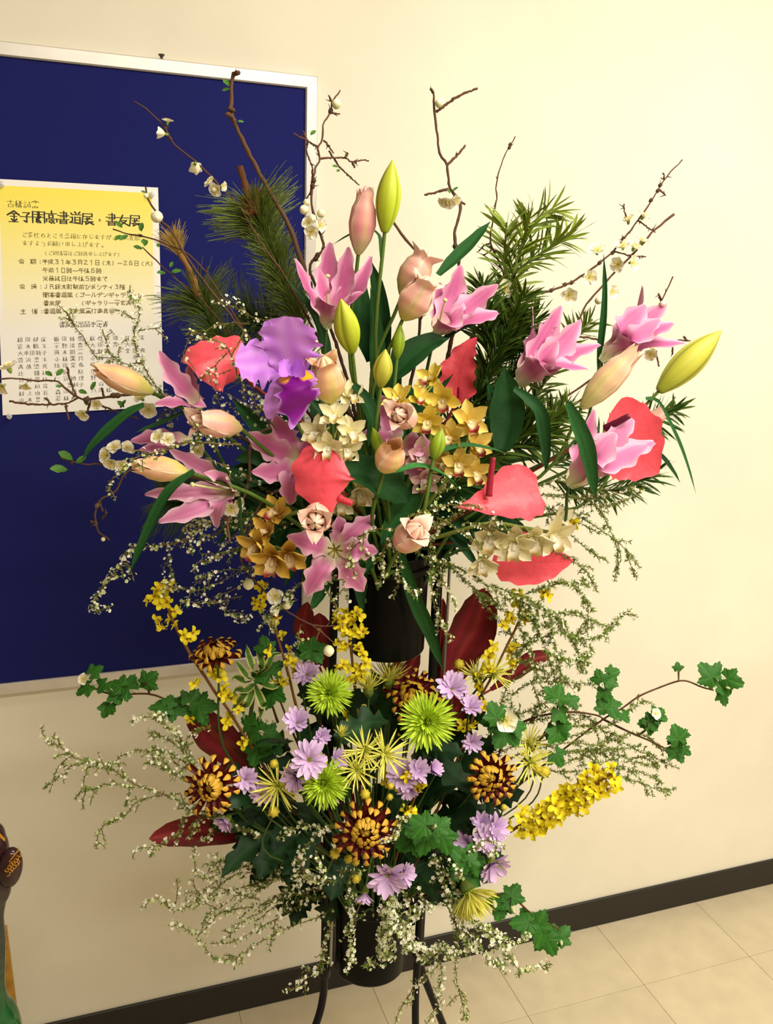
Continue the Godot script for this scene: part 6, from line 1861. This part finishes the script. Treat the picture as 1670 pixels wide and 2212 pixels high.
func forsythias() -> void:
	forsythia("forsythia branch leaning out in front of the board, yellow to its tip", "350,1270 372,1337 396,1385 417,1424 440,1457 467,1499 491,1530 560,1640 680,1820 790,1960", 0.46, 0.43, "348,1262 363,1265 333,1288 322,1298 342,1300 352,1288 360,1300 376,1322 370,1338 345,1340 350,1352 380,1352 396,1372 404,1380 416,1367 412,1378 440,1418 424,1469 418,1476 461,1451 470,1457 476,1464 485,1490 476,1502 500,1510 494,1503 521,1522 515,1535 494,1553 488,1560 413,1552 527,1600 522,1606 340,1275 372,1268 446,1436", 32)
	forsythia("forsythia branch below the bronze orchids, its stem bare and upright", "590,1330 599,1373 614,1424 626,1469 650,1560 720,1780 790,1960", 0.45, 0.43, "596,1335 590,1345 611,1373 584,1398 578,1404 623,1415 618,1425 632,1433 641,1450 636,1462 607,1463 612,1472 563,1266 575,1260 550,1299 560,1310 570,1290 600,1470 645,1440 628,1400", 29)
	forsythia("forsythia branch standing in front of the black vase", "748,1318 752,1350 758,1399 764,1459 775,1560 790,1750 797,1960", 0.50, 0.44, "731,1327 749,1318 740,1335 775,1330 770,1324 731,1348 739,1356 755,1372 760,1362 773,1366 780,1356 784,1364 731,1384 740,1396 746,1390 773,1399 785,1417 779,1410 779,1438 774,1446 734,1444 742,1436 750,1445 758,1471 766,1466 782,1462 740,1468 788,1434 752,1330 764,1345 745,1366 728,1340", 31)
	forsythia("forsythia branch rising through the green spirea beside the broad red leaf", "1125,1300 1121,1341 1095,1395 1061,1465 1034,1515 1004,1599 930,1780 820,1960", 0.48, 0.43, "1118,1285 1108,1292 1126,1294 1118,1300 1101,1324 1105,1334 1091,1344 1086,1352 1131,1328 1142,1328 1136,1338 1182,1286 1175,1280 1061,1411 1056,1420 1048,1441 1055,1448 1031,1455 1036,1466 1108,1398 1104,1410 1106,1427 1110,1435 1038,1482 1033,1490 1038,1519 1044,1527 1011,1569 1002,1566 1020,1562 1062,1396 1240,1132 1232,1124", 32)
	forsythia("thick bright yellow forsythia spike pointing out over the skirting", "1322,1668 1290,1692 1240,1716 1190,1745 1130,1779 1083,1807 1000,1850 830,1960", 0.55, 0.44, "1318,1672 1305,1664 1290,1668 1326,1684 1330,1696 1312,1704 1298,1712 1285,1708 1296,1690 1310,1688 1278,1682 1268,1678 1262,1694 1250,1688 1274,1700 1280,1720 1266,1728 1254,1738 1248,1752 1262,1742 1240,1708 1228,1700 1222,1714 1236,1726 1224,1730 1246,1722 1212,1716 1204,1726 1218,1742 1232,1746 1214,1758 1200,1740 1192,1730 1184,1742 1196,1756 1188,1768 1204,1770 1178,1752 1168,1742 1160,1752 1172,1766 1178,1778 1160,1772 1166,1786 1150,1764 1142,1776 1150,1788 1136,1782 1126,1764 1130,1752 1122,1790 1134,1796 1148,1798 1160,1798 1098,1776 1094,1784 1250,1704 1272,1712 1240,1736 1208,1752 1184,1786 1320,1660 1282,1662", 36, 0.003)
	forsythia("small forsythia twig in the centre in front of the lilac daisies", "912,1690 905,1705 888,1742 870,1800 830,1950", 0.55, 0.46, "833,1672 842,1682 836,1690 854,1686 858,1694 879,1680 884,1692 907,1690 913,1697 902,1702 882,1746 876,1752 888,1756 874,1672", 30)
	forsythia("short forsythia sprig behind the upper green chrysanthemums", "790,1535 780,1560 775,1640 795,1950", 0.44, 0.43, "755,1540 764,1536 772,1545 784,1533 790,1540 776,1535 748,1548 872,1590 886,1470 878,1476", 30)


func chrysanthemums() -> void:
	mum("bronze chrysanthemum with maroon inner petals facing out over the dark red leaf", "461,1696,0.54", 82, dir(-0.15, 0.1, 1), "bronze")
	mum("bronze chrysanthemum lowest in the centre, its tips curling like claws", "790,1792,0.59", 88, dir(0.0, 0.1, 1), "bronze")
	mum("bronze chrysanthemum beside the white bramble flower, with open lower petals", "1053,1675,0.54", 80, dir(0.2, 0.1, 1), "bronze", 0.3)
	mum("bronze chrysanthemum seen from the side in front of the board's lower frame", "466,1420,0.46", 70, dir(-0.1, 0.9, 0.45), "bronze")
	mum("dark bronze chrysanthemum partly behind the largest green one", "890,1505,0.47", 78, dir(0.05, 0.6, 0.8), "bronze")
	mum("lime green spider chrysanthemum highest, below the forsythia in front of the vase", "712,1497,0.52", 62, dir(-0.05, 0.3, 1), "green")
	mum("largest lime green spider chrysanthemum", "922,1558,0.56", 78, dir(0.1, 0.15, 1), "green")
	mum("lime green spider chrysanthemum under the open lilac daisy", "700,1690,0.58", 68, dir(-0.1, 0.2, 1), "green")
	var g := "yellow spider chrysanthemums"
	mum("yellow spider chrysanthemum in the centre, upper of the near pair", "788,1621,0.575", 52, dir(-0.1, 0.4, 1), "yellow")
	mum("yellow spider chrysanthemum in the centre nearest the largest green one", "832,1629,0.58", 56, dir(0.2, 0.3, 1), "yellow")
	mum("yellow spider chrysanthemum in the centre just beside the lower green one", "770,1663,0.59", 50, dir(0.0, 0.05, 1), "yellow")
	mum("pale yellow spider chrysanthemum among the lilac daisies, petals long and sparse", "600,1698,0.55", 60, dir(-0.1, 0.2, 1), "yellow")
	mum("khaki spider chrysanthemum under the black vase seen from the side", "840,1470,0.45", 58, dir(0.05, 1, 0.25), "yellow", 0.45)
	mum("khaki spider chrysanthemum beside the highest green one seen from the side", "796,1490,0.48", 50, dir(0.0, 1, 0.3), "yellow", 0.4)
	mum("small yellow spider chrysanthemum against the broad red leaf", "1066,1455,0.47", 48, dir(0.6, 0.4, 0.7), "yellow", 0.7)
	mum("yellow spider chrysanthemum beside the forsythia stem, turned up", "1030,1462,0.46", 46, dir(-0.3, 0.8, 0.5), "yellow", 0.6)
	mum("pale yellow spider chrysanthemum beside the bramble branch, lower of two", "1145,1648,0.50", 52, dir(0.2, 0.2, 1), "yellow")
	mum("pale yellow spider chrysanthemum above its twin beside the bramble branch", "1142,1608,0.48", 46, dir(0.1, 0.6, 0.8), "yellow", 0.8)
	mum("bright yellow spider chrysanthemum drooping beside the hanging spirea", "1012,1925,0.56", 66, dir(0.45, -0.75, 0.5), "yellow", 0.5)
	mum("small half-open yellow chrysanthemum above the yellow pair", "737,1588,0.56", 26, dir(0.1, 0.8, 0.5), "yellow", 0.2)
	for e in [["668,1640,0.585", 46, 0.2, 0.1, 1, 1.0, "open lilac daisy chrysanthemum above the lower green spider bloom"], ["640,1678,0.575", 38, -0.6, -0.3, 0.8, 0.5, "lilac daisy chrysanthemum hanging below the open lilac one"], ["722,1642,0.56", 34, 0.5, 0.2, 0.7, 0.2, "half-open lilac daisy chrysanthemum next to the yellow spider blooms"], ["642,1563,0.53", 38, -0.1, 0.6, 0.7, 0.4, "lilac daisy chrysanthemum below the highest green spider bloom"], ["692,1592,0.53", 28, 0.4, 0.3, 0.8, 0.2, "faded lilac daisy chrysanthemum in the shade above the open lilac one"], ["530,1684,0.53", 34, 0.2, 0.3, 0.9, 0.4, "lilac daisy chrysanthemum touching the bronze one over the red leaf"], ["564,1714,0.54", 30, 0.0, -0.2, 1, 1.0, "small purple-streaked daisy chrysanthemum under the pale yellow spider bloom"], ["492,1768,0.53", 32, -0.4, -0.5, 0.7, 0.2, "lilac daisy chrysanthemum closed and drooping beside the dark leaf"], ["976,1489,0.52", 42, 0.0, 0.6, 0.8, 0.5, "full lilac daisy chrysanthemum against the foot of the broad red leaf"], ["1015,1530,0.51", 34, 0.1, 0.6, 0.7, 0.3, "lilac daisy chrysanthemum lower against the red leaf"], ["1017,1603,0.49", 30, 0.2, 0.1, 0.9, 0.4, "shaded lilac daisy chrysanthemum above the bronze one near the white flower"], ["872,1672,0.54", 42, -0.1, 0.2, 1, 0.6, "lilac daisy chrysanthemum behind the small forsythia twig"], ["902,1666,0.55", 34, 0.2, 0.4, 0.9, 0.4, "pale lilac daisy chrysanthemum just above the forsythia twig"], ["930,1664,0.55", 30, 0.6, 0.4, 0.6, 0.1, "closed lilac daisy chrysanthemum beside the forsythia twig"], ["882,1702,0.55", 28, 0, -0.6, 0.8, 0.3, "lilac daisy chrysanthemum hanging under the forsythia twig"], ["664,1458,0.46", 34, -0.2, 0.6, 0.8, 0.6, "dusky lilac daisy chrysanthemum behind the highest green spider bloom"], ["838,1888,0.59", 52, -0.1, -0.3, 1, 0.5, "large violet daisy chrysanthemum lowest in the centre"], ["868,1888,0.56", 34, 0.7, 0.1, 0.6, 0.4, "lilac daisy chrysanthemum tucked behind the large violet one"], ["789,1926,0.58", 32, -0.1, -0.9, 0.4, 0.1, "bell-shaped lilac daisy chrysanthemum nodding beside the large violet one"], ["1040,1778,0.52", 30, -0.1, 0.5, 0.8, 0.3, "dusky lilac daisy chrysanthemum topmost of the cluster by the yellow spike"], ["1066,1788,0.53", 38, 0.5, 0.3, 0.8, 0.4, "lilac daisy chrysanthemum at the foot of the yellow forsythia spike"], ["1053,1814,0.54", 40, 0.1, 0.3, 0.9, 0.5, "lilac daisy chrysanthemum in the middle of the cluster by the yellow spike"], ["1012,1820,0.54", 34, -0.6, 0.0, 0.8, 0.4, "lilac daisy chrysanthemum above the light green bramble leaves"], ["1060,1862,0.54", 46, 0.4, -0.5, 0.8, 0.4, "lilac daisy chrysanthemum lowest of the cluster by the yellow spike"]]:
		mum(e[6], e[0], e[1], dir(e[2], e[3], e[4]), "lilac", e[5])
	# tight buds of the spray chrysanthemums
	for e in [["788,1716,0.585", 13, "yellow chrysanthemum bud just above the lowest bronze bloom"], ["723,1844,0.575", 13, "yellow chrysanthemum bud under the dark foliage beside the lowest bronze bloom"], ["752,1856,0.57", 11, "yellow chrysanthemum bud tucked under the lowest bronze bloom"], ["768,1862,0.57", 10, "smaller yellow bud beside its twin under the lowest bronze bloom"], ["770,1899,0.58", 11, "round yellow chrysanthemum bud above the nodding lilac bell"], ["780,1947,0.57", 8, "small yellow bud under the nodding lilac bell"], ["812,1562,0.50", 11, "green chrysanthemum bud between the two upper green blooms"], ["843,1698,0.56", 9, "green chrysanthemum bud left of the forsythia twig's foot"], ["842,1722,0.55", 9, "green chrysanthemum bud below the forsythia twig"], ["592,1753,0.56", 14, "olive chrysanthemum bud under the sparse pale yellow bloom"], ["1160,1660,0.51", 12, "pale yellow chrysanthemum bud beside the bramble stem"], ["1176,1668,0.51", 15, "opening pale yellow bud near the start of the yellow spike"], ["992,1435,0.46", 13, "olive yellow bud against the broad red leaf"], ["592,1650,0.55", 11, "yellow-green bud above the sparse pale yellow bloom"], ["1088,1744,0.53", 8, "small green bud above the foot of the yellow spike"]]:
		var p := pt(e[0])
		var k: float = e[1] * mpp(p)
		var o := thing("chrysanthemum_bud", e[2], "flower bud", p, "chrysanthemum buds")
		var s := Shape.new()
		lathe(s, frame(p, dir(rr(-0.4, 0.4), rr(0.2, 0.8), 0.9)), [-k, 0.0, -k * 0.8, k * 0.5, 0, k, k * 0.5, k * 0.85, k * 0.8, k * 0.4, k * 0.85, 0.0], 16, func(u: float, a: float) -> Color: return mixed(srgb(120, 136, 50), srgb(224, 200, 60), u * 2.0 - 0.5 + 0.2 * sin(a * 8.0)), 8, 0.2)
		part("petals", s, M.petal, o)
		stem(o, p, Vector3(0, -1, -0.5), true, 0.0012, srgb(80, 100, 44))


func lower_spirea() -> void:
	spirea("spirea spray reaching far out over the wall beside the bronze chrysanthemum", ["560,1800 480,1770 407,1731 344,1707 290,1690 234,1665 190,1650 159,1636 130,1618 114,1606 98,1590 90,1564", "290,1690 228,1692 200,1700 180,1710 165,1731", "159,1636 135,1650 120,1675 108,1710", "180,1645 150,1660 138,1690", "389,1713 308,1725 267,1752 222,1791 210,1805 207,1827", "280,1705 275,1730 272,1750", "234,1665 222,1640 210,1625", "270,1685 262,1660 255,1650", "190,1650 180,1690 188,1700", "220,1670 240,1655 270,1648"], 0.46, 0.44, 0.95, 1.8, 7.5, 6.0)
	spirea("dense spirea spray above the bronze chrysanthemum under the bramble leaves", ["560,1780 470,1720 420,1660 398,1615 380,1580 359,1564 350,1548 335,1540 310,1545 285,1558", "420,1660 360,1630 314,1615 290,1618 273,1627", "410,1640 380,1610 340,1590 318,1580", "450,1700 400,1680 350,1650 330,1620", "440,1690 410,1630 405,1600 440,1575 455,1570", "400,1680 345,1660 320,1640", "430,1670 390,1660 370,1640"], 0.45, 0.45, 1.3, 2.0, 8.0, 9.0)
	spirea("spirea spray dripping over the dark red cordyline leaf", ["560,1800 480,1770 420,1745 400,1770 389,1809 380,1830", "389,1800 350,1825 314,1836 295,1845 287,1857", "440,1760 415,1790 412,1820", "470,1770 450,1800 440,1815", "420,1750 400,1740 390,1720"], 0.48, 0.47, 1.4, 1.4, 8.5, 6.0)
	spirea("broad spirea spray fanning out low beside the stand's leg", ["720,1900 640,1880 571,1877 500,1870 450,1890 425,1880 419,1851 422,1830", "710,1905 636,1893 560,1905 506,1926 440,1945 377,1955 340,1950 306,1958", "715,1915 668,1926 570,1950 474,1980 440,2000 416,2013 390,2008 364,2006", "715,1950 684,1974 603,2006 550,2040 506,2065 470,2065 458,2058 440,2050 425,2039", "640,1885 560,1930 500,1960 440,1990", "660,1900 600,1900 540,1920 480,1950 445,1985 440,2010", "620,1890 540,1880 480,1905 430,1925 415,1905", "600,1950 560,1985 520,2010 480,2030", "660,1960 600,1985 540,2010 500,2025 460,2045", "560,1940 500,1930 450,1930 420,1945", "700,1930 640,1950 600,1980 590,2030", "377,1955 385,1930 382,1905", "500,1880 470,1850 450,1845", "640,1910 590,1930 540,1960 520,1985", "690,1890 620,1860 560,1850 500,1855 440,1870", "560,1900 520,1890 470,1920 440,1960", "690,1940 620,1935 560,1960 500,2000"], 0.46, 0.45, 1.35, 1.1, 8.0, 8.5, 0.6)
	spirea("thin spirea twig curling away near the floor by the stand's leg", ["716,1990 705,2040 697,2071 690,2095 668,2113 640,2122 613,2129"], 0.48, 0.48, 1.2, 0.8, 8.5, 7.0)
	spirea("spirea spray hanging thick and white in front of the lower vase", ["820,1880 834,1928 844,1975 835,2000 827,2025 828,2050 831,2079", "834,1928 855,1950 860,1980 870,2000", "834,1920 830,1960 826,1990", "850,1930 850,1970 840,2010", "835,2010 845,2040 838,2070"], 0.56, 0.53, 2.6, 0.8, 9.5, 11.0)
	spirea("slender spirea spray hanging down the lower vase", ["760,1900 757,1968 766,1990 760,2018 756,2045 754,2069", "757,1968 768,1985", "830,2079 800,2085 790,2075 785,2082"], 0.55, 0.53, 1.6, 0.9, 9.0, 8.0)
	spirea("spirea spray massed over the stand's front clamp with a drooping end", ["860,1900 880,1960 868,2042 900,2045 935,2059 950,2050 965,2042 975,2060", "900,1950 905,1990 908,1955", "900,2050 905,2065 915,2080 930,2085", "965,2042 955,2075 950,2110 948,2149", "880,2045 900,2040 925,2045", "905,1920 920,1950 940,1960"], 0.55, 0.54, 2.2, 0.9, 9.5, 9.0)
	spirea("spirea spray sweeping down past the yellow droop and curving up again", ["930,1850 951,1874 965,1920 982,1958 1010,1990 1035,2008 1070,2035 1096,2052 1120,2045 1136,2035 1142,2015", "985,1940 1000,1985 1005,2020 1010,2050", "1020,2010 1052,2069 1080,2085 1109,2079", "1096,2060 1109,2079 1120,2095 1133,2106 1150,2100 1170,2090 1180,2070", "960,1880 975,1900 990,1935", "1000,1960 1030,1990 1060,2010 1090,2030", "985,2000 1000,2030 1015,2035"], 0.55, 0.53, 2.0, 0.9, 9.5, 9.0)
	spirea("bare thread-like spirea twig hanging to the floor beside the stand", ["980,1940 985,1975 986,2040 988,2109 995,2169 1005,2195 1015,2209", "960,1930 968,1960 980,1990"], 0.53, 0.52, 0.35, 0.8, 8.0, 6.0)
	spirea("fallen spirea twig dangling between the stand's legs", ["920,2080 908,2115 895,2140 880,2165 864,2190 845,2209", "948,2149 938,2180 925,2205 915,2225"], 0.52, 0.52, 0.7, 0.5, 9.0, 6.0)
	spirea("spirea spray across the lower bronze chrysanthemum's edge", ["880,1760 870,1780 860,1800 845,1815 828,1825", "700,1900 690,1860 680,1850"], 0.62, 0.62, 2.4, 0.6, 9.0, 8.0)
	spirea("spirea spray among the lilac daisies by the yellow spike", ["1000,1880 1030,1840 1050,1825 1080,1820", "1040,1830 1055,1838 1075,1832", "960,1850 985,1870 1000,1900"], 0.575, 0.57, 2.0, 0.9, 8.0, 8.0)
	spirea("spirea spray peeping between the dark leaves in front", ["640,1850 660,1880 690,1900 720,1915", "700,1800 650,1830 640,1860", "730,1890 760,1885 790,1880", "770,1800 650,1790 600,1800", "640,1870 640,1900 650,1920"], 0.55, 0.53, 1.8, 0.9, 9.0, 9.0)
	spirea("wide spirea spray spreading flat over the wall beneath the bramble branch", ["1040,1720 1100,1690 1170,1673 1230,1672 1280,1673 1330,1680 1375,1688 1420,1698 1462,1704", "1080,1640 1150,1615 1225,1605 1280,1602 1336,1605 1380,1620 1415,1637 1440,1650 1458,1653", "1225,1600 1300,1570 1360,1545 1399,1519", "1200,1650 1260,1640 1320,1630 1370,1640 1420,1660", "1300,1660 1350,1665 1400,1672 1430,1690", "1150,1600 1220,1570 1280,1575 1340,1590", "1250,1660 1290,1640 1330,1630", "1330,1600 1370,1590 1410,1600 1430,1620", "1200,1620 1270,1615 1330,1612 1390,1615", "1160,1640 1230,1625 1300,1625", "1350,1650 1390,1640 1420,1650"], 0.47, 0.46, 0.35, 2.4, 7.0, 5.0)
	spirea("airy spirea spray rising behind the white bramble flower", ["1000,1680 1060,1600 1080,1520 1100,1450 1120,1400 1150,1380", "1080,1520 1150,1480 1200,1470 1260,1480 1290,1475", "1070,1560 1130,1530 1180,1520 1250,1520", "1090,1480 1140,1440 1180,1430 1220,1410", "1060,1600 1120,1570 1180,1560 1240,1550", "1110,1430 1150,1440 1190,1460", "1100,1500 1110,1540 1100,1580", "1150,1480 1160,1520 1150,1560", "1180,1470 1210,1500 1240,1530 1280,1560", "1050,1640 1110,1610 1160,1600", "1120,1400 1100,1360 1050,1310 1040,1280"], 0.44, 0.43, 0.8, 2.2, 8.0, 8.0)
